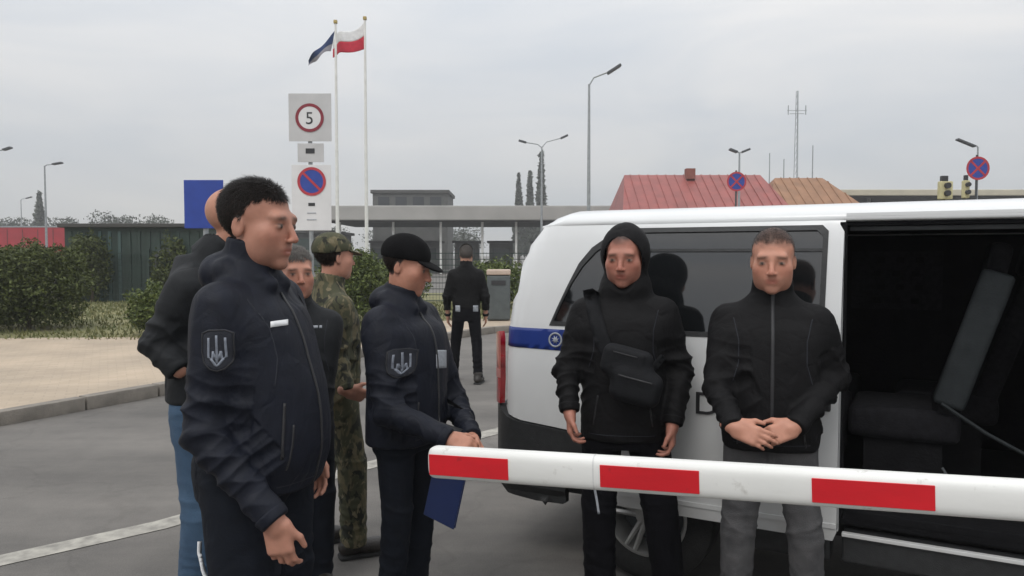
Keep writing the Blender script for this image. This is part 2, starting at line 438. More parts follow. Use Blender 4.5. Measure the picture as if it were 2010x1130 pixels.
def solid(name, prims, lo, hi, h, material, parent, fold=None, local=True):
    V, F = mesh_field(prims, lo, hi, h)
    if fold: V = folds(V, normals(V, F), **fold)
    me = raw_mesh(name, V, F)
    return link(name, me, material, parent, smooth=True), V, F

# ---- flat pieces laid on a surface
def inpoly(p, poly):
    x, y = p; r = False; n = len(poly)
    for i in range(n):
        x1, y1 = poly[i]; x2, y2 = poly[i - 1]
        if (y1 > y) != (y2 > y) and x < (x2 - x1) * (y - y1) / (y2 - y1) + x1: r = not r
    return r
def panel2d(outline, holes=(), step=.05):
    pts = []; edges = []
    for lp in [outline, *holes]:
        q = []
        for i in range(len(lp)):
            a = Vector(lp[i]); b = Vector(lp[(i + 1) % len(lp)]); n = max(1, int((b - a).length / step + .5))
            q += [a.lerp(b, t / n) for t in range(n)]
        o = len(pts); pts += q; edges += [(o + i, o + (i + 1) % len(q)) for i in range(len(q))]
    xs = [p.x for p in pts]; ys = [p.y for p in pts]
    bnd = list(pts)
    nx = int((max(xs) - min(xs)) / step); ny = int((max(ys) - min(ys)) / step)
    for i in range(1, nx + 1):
        for j in range(1, ny + 1):
            c = Vector((min(xs) + i * step, min(ys) + j * step * .999))
            if inpoly(c, outline) and not any(inpoly(c, h) for h in holes) and min((c - b).length_squared for b in bnd) > (step * .4) ** 2:
                pts.append(c)
    v, e, f, *_ = delaunay_2d_cdt(pts, edges, [], 0, 1e-6)
    T = []
    for t in f:
        c = (v[t[0]] + v[t[1]] + v[t[2]]) / 3
        if inpoly(c, outline) and not any(inpoly(c, h) for h in holes): T.append(tuple(t))
    return v, T
def sheet(name, v, T, fn, material, parent, thick=.0, smooth=True, offset=-1):
    me = bpy.data.meshes.new(name); me.from_pydata([fn(p.x, p.y) for p in v], [], T); me.update()
    o = link(name, me, material, parent, smooth=smooth)
    if thick:
        md = o.modifiers.new('thick', 'SOLIDIFY'); md.thickness = thick; md.offset = offset
        if thick > .004: es = o.modifiers.new('crisp', 'EDGE_SPLIT'); es.split_angle = rad(35)
    return o
def ribbon(pts, wd, step=.01):
    """2D strip polygon around a polyline"""
    pts = [Vector(p) for p in pts]; l = []; r = []
    for i, p in enumerate(pts):
        d = (pts[min(i + 1, len(pts) - 1)] - pts[max(i - 1, 0)]).normalized(); nrm = Vector((-d.y, d.x)) * wd / 2
        l.append(tuple(p + nrm)); r.append(tuple(p - nrm))
    return l + r[::-1]
def projector(bvhs, O, U, Vv, lift=.004, far=.35):
    O = Vector(O); U = Vector(U).normalized(); Vv = Vector(Vv).normalized(); n = U.cross(Vv).normalized()
    last = [None]
    def fn(u, v):
        q = O + U * u + Vv * v; best = None
        for b in bvhs:
            hit = b.ray_cast(q + n * far, -n)
            if hit[0] is not None and (best is None or hit[3] < best): best = hit[3]
        if best is None: best = last[0] if last[0] is not None else far
        last[0] = best
        return q + n * (far - best + lift)
    return fn
def decal(name, polys, bvhs, O, U, Vv, material, parent, lift=.004, step=.012, thick=.003):
    fn = projector(bvhs, O, U, Vv, lift)
    V = []; T = []
    for poly in polys:
        v, t = panel2d(poly, (), step); o = len(V); V += list(v); T += [tuple(i + o for i in f) for f in t]
    return sheet(name, V, T, fn, material, parent, thick)
def circ(r, n=24, cx=0, cy=0, sy=1): return [(cx + r * math.cos(2 * math.pi * i / n), cy + r * sy * math.sin(2 * math.pi * i / n)) for i in range(n)]
# ------------------------------------------------------------------ the white van
VAN = empty('van', (-.013, 3.96, 0), math.atan2(-.473, .881))
tag(VAN, 'white van with blue side stripe and its sliding door open', 'van')
XR0 = .075
PZ = [.28, .36, .42, .75, 1.05, 1.22, 1.40, 1.58, 1.70, 1.76]
PY = [.06, .025, .008, .0, .0, .008, .035, .066, .092, .115]
def xr(z): return float(np.interp(z, [0, 1.0, 1.25, 1.5, 1.63, 1.755, 1.83], [0, 0, .018, .05, .09, .165, .26])) - XR0
def side(x, z, off=0.):
    y = float(np.interp(z, PZ, PY)) - off
    r = .13; xx = x - xr(z)
    if xx < r: y += r - math.sqrt(max(r * r - (r - max(xx, 0)) ** 2, 0))
    if x > 4.2: y += .25 * ((x - 4.2) / .7) ** 2
    return y
def arc(cx, cz, r, a0, a1, n=14): return [(cx + r * math.cos(rad(a0 + (a1 - a0) * i / n)), cz + r * math.sin(rad(a0 + (a1 - a0) * i / n))) for i in range(n + 1)]
WX = .72
rear_edge = [(xr(z), z) for z in np.linspace(.42, 1.755, 16)]
quarter = rear_edge[::-1] + [(WX - .38 + .0, .42)][:0] + [(.0, .42)][:0]
quarter = [(1.59, 1.755)] + [(xr(z), z) for z in np.linspace(1.755, .83, 14)] + [(.02 - XR0, .80), (.06 - XR0, .765), (.14 - XR0, .745), (.30, .725)] + arc(WX, .33, .40, 112, 12) + [(1.20, .42), (1.59, .42)]
quarter = [p for p in quarter]
qwin = [(.235, 1.255), (.27, 1.34), (.32, 1.45), (.375, 1.55), (.44, 1.625), (.52, 1.68), (.62, 1.71), (1.35, 1.715), (1.40, 1.69), (1.40, 1.28), (1.37, 1.25)]
def shell(name, outline, holes, m, off=0., step=.05, thick=.03, parent=VAN):
    v, T = panel2d(outline, holes, step)
    o = sheet(name, v, T, lambda x, z: (x, side(x, z, off), z), m, parent, 0)
    # thicken inwards
    md = o.modifiers.new('thick', 'SOLIDIFY'); md.thickness = thick; md.offset = 1 if o.data.polygons[0].normal.y > 0 else -1
    es = o.modifiers.new('crisp', 'EDGE_SPLIT'); es.split_angle = rad(35)
    return o
def glassmat():
    m = bpy.data.materials.new('tinted_window_glass'); m.use_nodes = True; t = m.node_tree; n = t.nodes; b = n['Principled BSDF']
    nz = n.new('ShaderNodeTexNoise'); nz.inputs['Scale'].default_value = 1.3; r = n.new('ShaderNodeValToRGB')
    r.color_ramp.elements[0].color = (.006, .007, .008, 1); r.color_ramp.elements[1].color = (.009, .010, .011, 1)
    t.links.new(nz.outputs[0], r.inputs[0]); t.links.new(r.outputs[0], b.inputs['Base Color'])
    b.inputs['Roughness'].default_value = .06; b.inputs['IOR'].default_value = 1.62; b.inputs['Specular IOR Level'].default_value = .8
    return m
M_glass = glassmat()
shell('quarter_panel', quarter, [qwin], M_vanw)
def grow(poly, d):
    cx = sum(p[0] for p in poly) / len(poly); cz = sum(p[1] for p in poly) / len(poly)
    return [(x + d * (1 if x > cx else -1) * min(1, abs(x - cx) / .08), z + d * (1 if z > cz else -1) * min(1, abs(z - cz) / .08)) for x, z in poly]
q = shell('quarter_window', grow(qwin, .012), [], M_glass, -.006, .08, .006)
shell('window_seal', grow(qwin, .012), [grow(qwin, -.010)], M_plas, .003, .05, .012, q)
# sliding door, run back along the side
DO = .075
door = [(.56, .40), (1.575, .40), (1.59, .44), (1.592, 1.70), (1.57, 1.742), (.62, 1.742), (.575, 1.70), (.56, 1.25), (.56, .75)] 
dwin = [(.665, 1.245), (1.49, 1.245), (1.515, 1.27), (1.52, 1.69), (1.495, 1.716), (.69, 1.716), (.66, 1.69), (.645, 1.28)]
door = [(.60, .40), (1.575, .40), (1.59, .44), (1.592, 1.70), (1.57, 1.738), (.62, 1.738), (.575, 1.70), (.56, 1.25), (.56, .46)]
sd_ = shell('sliding_door', door, [dwin], M_vanw, DO, .05, .05)
dg = shell('door_window', grow(dwin, .012), [], M_glass, DO - .006, .08, .006, sd_)
shell('window_seal', grow(dwin, .012), [grow(dwin, -.010)], M_plas, DO + .003, .05, .012, sd_)
shell('sash_bar', [(.66, 1.615), (1.515, 1.615), (1.515, 1.628), (.66, 1.628)], [], M_plas, DO + .002, .06, .008, dg)
shell('lower_crease', [(.57, .455), (1.59, .455), (1.59, .475), (.57, .475)], [], M_vanw, DO + .006, .05, .01, sd_)
MB().box((1.17, -DO + .01, .33), (.012, .012, .075), None, .004).build('lower_bracket', M_galv, sd_)
MB().box((1.54, -DO - .012, 1.02), (.022, .014, .07), None, .008).build('door_handle', M_plas, sd_)
# header, rocker, roof
shell('door_header', [(1.592, 1.766), (2.62, 1.766), (2.62, 1.780), (1.592, 1.780)], [], M_vanw, .001, .06)
MB().box((2.12, .012, .412), (.515, .014, .008), None, .003).build('sill_trim', M_vanw, VAN)
MB().box((2.12, .085, .345), (.515, .07, .058), None, .01).build('side_skirt', M_plas, VAN)
MB().box((1.38, .10, .33), (.18, .06, .064), None, .02).build('side_skirt', M_plas, VAN)
WID = 1.90
def roof_section(x):
    pts = []
    for y, z in [(.108, 1.752), (.120, 1.777), (.145, 1.798), (.19, 1.815), (.30, 1.832), (.5, 1.846), (.75, 1.854), (.95, 1.856)]: e_ = side(x, 1.75) - .002; pts.append((e_ + (y - .108) * (.95 - e_) / (.95 - .108), z))
    pts += [(WID - y, z) for y, z in pts[::-1][1:]]
    return pts
xs = [.17 - XR0, .185 - XR0, .21 - XR0, .26 - XR0, .34 - XR0, .5, .8, 1.2, 1.6, 2.0, 2.4, 2.8, 3.1]
bm = bmesh.new(); rows = []
for i, xx in enumerate(xs):
    dz = [-.0, 0, 0, 0, 0][0] - (.105 * (1 - min(1, (xx - .17 + XR0) / .17)) ** 2)
    rows.append([bm.verts.new((xx, y, max(1.752, z + dz * (1 if z > 1.76 else 0)))) for y, z in roof_section(xx)])
for i in range(len(rows) - 1):
    for j in range(len(rows[0]) - 1): bm.faces.new((rows[i][j], rows[i + 1][j], rows[i + 1][j + 1], rows[i][j + 1]))
bmesh.ops.recalc_face_normals(bm, faces=bm.faces)
me = bpy.data.meshes.new('roof'); bm.to_mesh(me); bm.free(); rf = link('roof', me, M_vanw, VAN, smooth=True)
md = rf.modifiers.new('thick', 'SOLIDIFY'); md.thickness = .02; md.offset = -1
for yy in (.95,):
    MB().tube([(.6, yy, 1.857), (2.9, yy, 1.857)], .009, 8).build('roof_rib', M_vanw, rf)
# rear face, far side, front
V_ = []; F_ = []
zs = np.linspace(.42, 1.752, 18); ys = np.linspace(.13, WID - .13, 12)
for z in zs:
    for yv in ys: V_.append((xr(z) + .0 + .0 * yv, float(np.clip(yv, .13 + np.interp(z, PZ, PY), WID - .13 - np.interp(z, PZ, PY))), z))
for i in range(17):
    for j in range(11): F_.append((i * 12 + j, i * 12 + j + 1, i * 12 + 12 + j + 1, i * 12 + 12 + j))
MB().faces(V_, F_).build('tailgate', M_vanw, VAN, True)
MB().box((.05 - XR0, WID / 2, 1.46), (.012, .62, .19), Ry(rad(9)), .01).build('rear_window', M_glass, VAN)
v, T = panel2d([(p[0], p[1]) for p in rear_edge] + [(3.1, 1.755), (3.95, 1.22), (4.25, 1.16), (4.80, .98), (4.88, .75), (4.75, .45)] + arc(3.72, .33, .40, 12, 168) + arc(WX, .33, .40, 12, 168), [[(2.72, 1.25), (3.7, 1.25), (3.12, 1.70), (2.72, 1.70)]], .09)
far = sheet('far_side_panel', v, T, lambda x, z: (x, WID - side(x, z), z), M_vanw, VAN, .02)
v, T = panel2d([(2.71, 1.24), (3.72, 1.24), (3.13, 1.71), (2.71, 1.71)], [], .15)
sheet('far_cab_window', v, T, lambda x, z: (x, WID - side(x, z) - .012, z), M_glass, VAN, .004)
front = [(2.62, .42)] + [(3.32, .42)] + arc(3.72, .33, .40, 168, 12) + [(4.75, .45), (4.88, .75), (4.80, .98), (4.25, 1.16), (3.95, 1.22), (3.1, 1.755), (2.62, 1.755)]
shell('front_side_panel', front, [[(2.72, 1.25), (3.7, 1.25), (3.12, 1.70), (2.72, 1.70)]], M_vanw, 0, .08)
shell('cab_window', [(2.71, 1.24), (3.72, 1.24), (3.13, 1.71), (2.71, 1.71)], [], M_glass, -.008, .12, .005)
def across(name, line, m):
    V_ = []; n = 9
    for x, z in line:
        y0 = side(x, z) ; 
        for j in range(n):
            t = j / (n - 1); V_.append((x + .05 * math.sin(math.pi * t), y0 + (WID - 2 * y0) * t, z + .015 * math.sin(math.pi * t)))
    F_ = [(i * n + j, i * n + j + 1, i * n + n + j + 1, i * n + n + j) for i in range(len(line) - 1) for j in range(n - 1)]
    return MB().faces(V_, F_).build(name, m, VAN, True)
across('windscreen', [(3.11, 1.752), (3.5, 1.51), (3.95, 1.225)], M_glass)
across('bonnet', [(3.95, 1.22), (4.25, 1.16), (4.55, 1.08), (4.80, .985)], M_vanw)
across('front_bumper', [(4.80, .98), (4.88, .75), (4.80, .5), (4.75, .42)], M_plas)
# rear bumper that wraps round to the wheel arch, tail lamp
bo = [(-.055 - XR0, .80), (-XR0, .815), (.015 - XR0, .79), (.06 - XR0, .758), (.14 - XR0, .738), (.30, .718)] + arc(WX, .33, .405, 114, 178) + [(.30, .335), (.15, .33), (.05 - XR0, .345), (-.03 - XR0, .40), (-.06 - XR0, .55)]
def bside(x, z):
    xx = x + .06 + XR0; y = -.014 + (0.03 if z < .40 else 0)
    r = .17
    if xx < r: y += r - math.sqrt(max(r * r - (r - max(xx, 0)) ** 2, 0))
    return y
v, T = panel2d(bo, [], .04)
o = sheet('rear_bumper', v, T, lambda x, z: (x, bside(x, z), z), M_plas, VAN, .04)
MB().box((-.02 - XR0, WID / 2, .57), (.045, WID / 2 - .15, .235), None, .03).build('rear_bumper_beam', M_plas, VAN, True)
tl = [(-.045, .82), (.012, .82), (.022, .95), (.020, 1.16), (.008, 1.20), (-.035, 1.19), (-.05, 1.0)]
tl = [(x - XR0, z) for x, z in tl]; v, T = panel2d(tl, [], .02)
def tside(x, z):
    xx = x + .055 + XR0; r = .14
    return -.012 + r - math.sqrt(max(r * r - (r - max(xx, 0)) ** 2, 0))
t_ = sheet('tail_lamp', v, T, lambda x, z: (x, tside(x, z), z), M_redl, VAN, .03)
v, T = panel2d([(-.042 - XR0, .955), (.018 - XR0, .955), (.019 - XR0, 1.0), (-.044 - XR0, 1.0)], [], .02)
sheet('reversing_lens', v, T, lambda x, z: (x, tside(x, z) - .004, z), mat('dull_pink_lens', (.42, .16, .15), .15), t_, .01)
MB().box((-XR0, WID - .11, 1.01), (.05, .08, .19), None, .03).build('tail_lamp', M_redl, VAN, True)
# stripe with the round badge, door lettering
for nm, po, m_, lf in [('blue_stripe', [(-.03, 1.125), (.36, 1.118), (.36, 1.225), (-.03, 1.226)], M_blue, .003)]:
    v, T = panel2d(po, [], .03); st = sheet(nm, v, T, lambda x, z: (x, side(x, z, lf), z), m_, VAN, .002)
def vdecal(nm, po, holes, m_, lf, par, step=.02, base=0.):
    v, T = panel2d(po, holes, step); return sheet(nm, v, T, lambda x, z: (x, side(x, z, lf + base), z), m_, par, .001)
vdecal('badge_ring', circ(.038, 24, .262, 1.172), [circ(.029, 24, .262, 1.172)], M_silver, .006, st)
vdecal('badge_star', [(.262 + (.024 if i % 2 == 0 else .010) * math.cos(rad(22.5 * i + 20)), 1.172 + (.024 if i % 2 == 0 else .010) * math.sin(rad(22.5 * i + 20))) for i in range(16)], [], M_silver, .006, st)
def letters(txt, size, name, m_, parent, place, ext=.002):
    cu = bpy.data.curves.new(name, 'FONT'); cu.body = txt; cu.size = size; cu.extrude = ext
    tmp = bpy.data.objects.new('tmp_text', cu); COL.objects.link(tmp)
    dg_ = bpy.context.evaluated_depsgraph_get(); me = bpy.data.meshes.new_from_object(tmp.evaluated_get(dg_)); bpy.data.objects.remove(tmp)
    me.name = name; me.materials.clear(); o = link(name, me, m_, parent)
    place(o); return o
def pl(xx):
    def f(o): o.location = (xx, -DO - .003, .885); o.rotation_euler = (rad(90), 0, 0); o.scale = (1.15, 1, 1); o['label'] = 'black letter painted on the door'
    return f
letters('D', .145, 'letter', M_signk, sd_, pl(.985)); letters('A', .145, 'letter', M_signk, sd_, pl(1.10))
# wheels
def wheel(loc, flip):
    wh = empty('wheel', loc); wh.parent = VAN
    bmw = MB(); R0, n = .33, 36
    prof = [(.20, -.085), (.235, -.105), (.29, -.108), (.322, -.085), (.33, -.05), (.33, .05), (.322, .085), (.29, .105), (.20, .09)]
    V_ = []; 
    for i in range(n):
        a = 2 * math.pi * i / n
        for r_, yy in prof: V_.append((r_ * math.cos(a), yy, r_ * math.sin(a)))
    m = len(prof); F_ = [(i * m + j, i * m + j + 1, ((i + 1) % n) * m + j + 1, ((i + 1) % n) * m + j) for i in range(n) for j in range(m - 1)]
    ty = bmw.faces(V_, F_).build('tyre', M_rubber, wh, True)
    V_ = []
    prof = [(.205, -.095), (.192, -.098), (.18, -.07), (.175, .06)]
    for i in range(n):
        a = 2 * math.pi * i / n
        for r_, yy in prof: V_.append((r_ * math.cos(a), yy, r_ * math.sin(a)))
    m = 4; F_ = [(i * m + j, i * m + j + 1, ((i + 1) % n) * m + j + 1, ((i + 1) % n) * m + j) for i in range(n) for j in range(m - 1)]
    rm = MB().faces(V_, F_).build('rim', M_alloy, wh, True)
    hub = MB()
    for i in range(5):
        a = math.pi / 2 + 2 * math.pi * i / 5 + .2
        for da in (-.13, .13):
            hub.tube([(.04 * math.cos(a + da * 2), -.075, .04 * math.sin(a + da * 2)), (.19 * math.cos(a + da), -.085, .19 * math.sin(a + da))], [.016, .012], 6)
    hub.tube([(0, -.09, 0), (0, -.05, 0)], .055, 20)
    hub.build('spokes', M_alloy, wh)
    MB().tube([(0, .05, 0), (0, .09, 0)], .172, 24).build('brake_disc', M_dsteel, wh)
    if flip: wh.rotation_euler = (0, 0, math.pi)
    return wh
wheel((WX, .16, .33), False); wheel((3.72, .16, .33), False); wheel((WX, WID - .16, .33), True); wheel((3.72, WID - .16, .33), True)
# dark wheel housings, underside
ub_ = MB().box((2.3, WID / 2, .36), (2.25, WID / 2 - .28, .05)).build('underbody', M_plas, VAN)
MB().box((WX, .34, .62), (.42, .02, .24)).build('wheel_housing', M_plas, VAN)
# cabin
ln = MB()
def quad(a, b, c_, d_): ln.faces([a, b, c_, d_], [(0, 1, 2, 3)])
ln.box((1.62, WID / 2 + .02, .44), (1.38, WID / 2 - .08, .012))
ln.box((1.62, WID / 2, 1.735), (1.38, WID / 2 - .13, .008))
ln.box((1.62, WID - .10, 1.08), (1.38, .01, .64))
ln.box((.27, WID / 2, 1.06), (.012, WID / 2 - .16, .62))
ln.box((2.99, WID / 2, 1.08), (.012, WID / 2 - .13, .64))
ln.build('cabin_lining', M_lin, VAN)
MB().box((.93, .075, .83), (.66, .012, .38)).build('inner_panel', M_lin, VAN)
MB().box((2.1, .20, 1.715), (.5, .02, .010), None, .004).build('door_rail', M_dsteel, VAN)
MB().box((2.1, .20, .47), (.5, .10, .02), None, .006).build('entry_step', M_lin, VAN)
MB().tube([(1.62, .11, .445), (2.6, .11, .445)], .006, 8).build('step_edge', M_dsteel, VAN)
MB().box((1.585, .10, 1.1), (.012, .05, .64), None, .004).build('pillar_trim', M_lin, VAN)
def seat(loc, rz, nm='seat', gs=False):
    s_ = empty(nm, loc, rz); s_.parent = VAN
    MB().box((0, 0, .38), (.23, .24, .075), None, .05, 3).build('cushion', M_seat, s_, True)
    MB().box((-.26, 0, .72), (.055, .22, .34), Ry(rad(-18)), .045, 3).build('backrest', M_seat, s_, True)
    MB().box((-.36, 0, 1.12), (.045, .12, .085), Ry(rad(-12)), .04, 3).build('headrest', M_seat, s_, True)
    if gs: MB().box((-.26, -.226, .72), (.058, .012, .33), Ry(rad(-18)), .01).build('side_shield', M_seatg, s_, True)
    MB().box((0, 0, .17), (.16, .2, .14)).build('base', M_lin, s_)
    return s_
seat((1.35, .62, .45), 0); seat((1.35, 1.25, .45), 0)
# rear-facing seat with the grey side seen through the door
seat((2.0, 1.12, .45), math.pi); rs = seat((1.82, .60, .45), math.pi)
MB().box((2.085, .375, 1.23), (.064, .05, .31), Ry(rad(17)), .028, 3).build('seat_side', M_seatg, VAN, True)
MB().tube([(1.97, .33, .95), (2.14, .31, .84), (2.42, .27, .70)], .008, 6).build('seat_belt', M_seatg, VAN)
MB().tube([(1.98, .36, .66), (2.08, .30, .50)], .006, 6).build('seat_lever', M_dsteel, VAN)
pp = MB().box((1.75, 1.55, 1.45), (.24, .008, .17)).build('perforated_panel', M_seat, VAN)
for i in range(3):
    for j in range(4):
        MB().box((1.65 + i * .1 + .02 * (j % 2), 1.54, 1.33 + j * .08), (.022, .004, .018), None, .003).build('panel_slot', M_lin, pp)
# ------------------------------------------------------------------ barrier
BT = P(848, 905, 2.42); BE0 = P(2010, 981, 1.86); bdir = (BE0 - BT).normalized(); BL = 3.0
BAR = empty('barrier', (0, 0, 0)); tag(BAR, 'white boom barrier arm with red strips across the lane', 'barrier')
bx_ = bdir; by_ = Vector((0, 0, 1)).cross(bx_).normalized(); bz_ = bx_.cross(by_)
Mb = Matrix(((bx_.x, by_.x, bz_.x), (bx_.y, by_.y, bz_.y), (bx_.z, by_.z, bz_.z)))
Mb4 = Mb.to_4x4(); Mb4.translation = BT
def bar_ring(x, s=1.):
    hh, ww = .0505 * s, .034 * s
    return [Mb4 @ Vector((x, ww * math.copysign(abs(math.cos(t)) ** .62, math.cos(t)), hh * math.copysign(abs(math.sin(t)) ** .62, math.sin(t)))) for t in [2 * math.pi * i / 28 for i in range(28)]]
V_ = []; xs = [(0, .80), (.003, .9), (.010, .97), (.02, 1)] + [(i * .1, 1) for i in range(1, 31)]
for x_, s_ in xs: V_ += bar_ring(x_, s_)
n = 28; F_ = [(i * n + j, i * n + (j + 1) % n, i * n + n + (j + 1) % n, i * n + n + j) for i in range(len(xs) - 1) for j in range(n)] + [tuple(range(n))]
MB().faces(V_, F_).build('arm', M_barw, BAR, True)
def xpx(px):
    best = min((abs((1005 + FPX * (BT + bdir * t).x / (BT + bdir * t).y) - px), t) for t in np.linspace(0, 2.2, 2200)); return best[1]
for p0, p1 in ((850, 1005), (1185, 1380), (1600, 1842), (2135, 2480)):
    a_, b_ = max(.003, xpx(p0)), xpx(p1)
    st_ = MB(); c0 = Mb4 @ Vector(((a_ + b_) / 2, -.0345, -.001))
    st_.box(c0, ((b_ - a_) / 2, .0016, .0325), Mb, .001, 1); st_.build('red_strip', M_red, BAR)
    bk = MB(); c0 = Mb4 @ Vector(((a_ + b_) / 2, .0345, -.001)); bk.box(c0, ((b_ - a_) / 2, .0016, .0325), Mb, .001, 1); bk.build('red_strip', M_red, BAR)
for s0 in (xpx(1183) - .02,):
    V_ = bar_ring(s0, 1.012) + bar_ring(s0 + .004, 1.012); MB().faces(V_, [(j, (j + 1) % 28, 28 + (j + 1) % 28, 28 + j) for j in range(28)]).build('joint_ring', mat('grey_seam', (.55, .55, .54), .5), BAR)
pe = Mb4 @ Vector((3.0, 0, 0))
MB().box((pe.x, pe.y, .55), (.16, .16, .55), None, .02).build('cabinet', M_barw, BAR)
MB().box((pe.x, pe.y, pe.z), (.09, .09, .09), None, .02).build('arm_bracket', M_dsteel, BAR)
# ------------------------------------------------------------------ ground
def asphalt_mat():
    m = bpy.data.materials.new('worn_asphalt'); m.use_nodes = True; t = m.node_tree; n = t.nodes; l = t.links
    b = n['Principled BSDF']; b.inputs['Roughness'].default_value = .88; b.inputs['Specular IOR Level'].default_value = .3
    tc = n.new('ShaderNodeTexCoord')
    a = n.new('ShaderNodeTexNoise'); a.inputs['Scale'].default_value = .55; a.inputs['Detail'].default_value = 6; a.inputs['Roughness'].default_value = .6; 
    mp = n.new('ShaderNodeMapping'); mp.inputs['Rotation'].default_value = (0, 0, rad(-61)); mp.inputs['Scale'].default_value = (.22, 1.5, 1); l.new(tc.outputs['Object'], mp.inputs[0]); l.new(mp.outputs[0], a.inputs[0])
    f = n.new('ShaderNodeTexNoise'); f.inputs['Scale'].default_value = 120; f.inputs['Detail'].default_value = 4; l.new(tc.outputs['Object'], f.inputs[0])
    r1 = n.new('ShaderNodeValToRGB'); l.new(a.outputs[0], r1.inputs[0]); r1.color_ramp.elements[0].position = .3; r1.color_ramp.elements[1].position = .72
    r1.color_ramp.elements[0].color = (.108, .103, .097, 1); r1.color_ramp.elements[1].color = (.205, .193, .178, 1)
    r2 = n.new('ShaderNodeValToRGB'); l.new(f.outputs[0], r2.inputs[0]); r2.color_ramp.elements[0].color = (.7, .7, .7, 1); r2.color_ramp.elements[1].color = (1.25, 1.25, 1.25, 1)
    mi = n.new('ShaderNodeMixRGB'); mi.blend_type = 'MULTIPLY'; mi.inputs[0].default_value = 1; l.new(r1.outputs[0], mi.inputs[1]); l.new(r2.outputs[0], mi.inputs[2]); l.new(mi.outputs[0], b.inputs['Base Color'])
    wz = n.new('ShaderNodeTexNoise'); wz.inputs['Scale'].default_value = 1.6; wz.inputs['Detail'].default_value = 6; l.new(tc.outputs['Object'], wz.inputs[0])
    va = n.new('ShaderNodeVectorMath'); va.operation = 'MULTIPLY_ADD'; va.inputs[1].default_value = (.9, .9, .9); l.new(wz.outputs['Color'], va.inputs[0]); l.new(tc.outputs['Object'], va.inputs[2])
    vo = n.new('ShaderNodeTexVoronoi'); vo.feature = 'DISTANCE_TO_EDGE'; vo.inputs['Scale'].default_value = .42; l.new(va.outputs[0], vo.inputs[0])
    rc_ = n.new('ShaderNodeValToRGB'); rc_.color_ramp.elements[0].position = .002; rc_.color_ramp.elements[0].color = (.62, .61, .6, 1); rc_.color_ramp.elements[1].position = .012; rc_.color_ramp.elements[1].color = (1, 1, 1, 1); l.new(vo.outputs['Distance'], rc_.inputs[0])
    m3 = n.new('ShaderNodeMixRGB'); m3.blend_type = 'MULTIPLY'; m3.inputs[0].default_value = .22; l.new(mi.outputs[0], m3.inputs[1]); l.new(rc_.outputs[0], m3.inputs[2])
    pz = n.new('ShaderNodeTexNoise'); pz.inputs['Scale'].default_value = 2.6; pz.inputs['Detail'].default_value = 8; pz.inputs['Roughness'].default_value = .75; l.new(tc.outputs['Object'], pz.inputs[0])
    r4 = n.new('ShaderNodeValToRGB'); r4.color_ramp.elements[0].position = .32; r4.color_ramp.elements[0].color = (.86, .86, .86, 1); r4.color_ramp.elements[1].position = .6; r4.color_ramp.elements[1].color = (1.06, 1.05, 1.04, 1); l.new(pz.outputs[0], r4.inputs[0])
    m4 = n.new('ShaderNodeMixRGB'); m4.blend_type = 'MULTIPLY'; m4.inputs[0].default_value = 1; l.new(m3.outputs[0], m4.inputs[1]); l.new(r4.outputs[0], m4.inputs[2]); l.new(m4.outputs[0], b.inputs['Base Color'])
    bp = n.new('ShaderNodeBump'); bp.inputs['Strength'].default_value = .5; bp.inputs['Distance'].default_value = .006; l.new(f.outputs[0], bp.inputs['Height']); l.new(bp.outputs[0], b.inputs['Normal'])
    return m
def paver_mat():
    m = bpy.data.materials.new('beige_pavers'); m.use_nodes = True; t = m.node_tree; n = t.nodes; l = t.links
    b = n['Principled BSDF']; b.inputs['Roughness'].default_value = .9
    tc = n.new('ShaderNodeTexCoord'); br = n.new('ShaderNodeTexBrick'); mp = n.new('ShaderNodeMapping'); mp.inputs['Rotation'].default_value = (0, 0, rad(-28)); l.new(tc.outputs['Object'], mp.inputs[0]); l.new(mp.outputs[0], br.inputs[0])
    br.inputs['Scale'].default_value = 1; br.inputs['Brick Width'].default_value = .2; br.inputs['Row Height'].default_value = .1; br.inputs['Mortar Size'].default_value = .006
    br.inputs['Color1'].default_value = (.45, .37, .285, 1); br.inputs['Color2'].default_value = (.41, .335, .255, 1); br.inputs['Mortar'].default_value = (.38, .315, .245, 1)
    a = n.new('ShaderNodeTexNoise'); a.inputs['Scale'].default_value = .9; a.inputs['Detail'].default_value = 7; l.new(tc.outputs['Object'], a.inputs[0])
    r2 = n.new('ShaderNodeValToRGB'); l.new(a.outputs[0], r2.inputs[0]); r2.color_ramp.elements[0].position = .3; r2.color_ramp.elements[0].color = (.8, .8, .79, 1); r2.color_ramp.elements[1].position = .7; r2.color_ramp.elements[1].color = (1.1, 1.08, 1.05, 1)
    mi = n.new('ShaderNodeMixRGB'); mi.blend_type = 'MULTIPLY'; mi.inputs[0].default_value = 1; l.new(br.outputs[0], mi.inputs[1]); l.new(r2.outputs[0], mi.inputs[2]); l.new(mi.outputs[0], b.inputs['Base Color'])
    bp = n.new('ShaderNodeBump'); bp.inputs['Strength'].default_value = .4; bp.inputs['Distance'].default_value = .01; l.new(br.outputs['Fac'], bp.inputs['Height']); bp.invert = True; l.new(bp.outputs[0], b.inputs['Normal'])
    return m
M_asph = asphalt_mat(); M_pave = paver_mat()
M_grass = mat('dry_grass', (.10, .105, .04), .95, 0, 1.2, .6, 30, col2=(.23, .21, .10))
M_line = mat('worn_white_line', (.21, .20, .18), .8, 0, 11, .4, 60, col2=(.44, .42, .37))
g = 600
tag(MB().faces([(-g, -60, 0), (g, -60, 0), (g, 900, 0), (-g, 900, 0)], [(0, 1, 2, 3)]).build('road', M_asph), kind='structure')
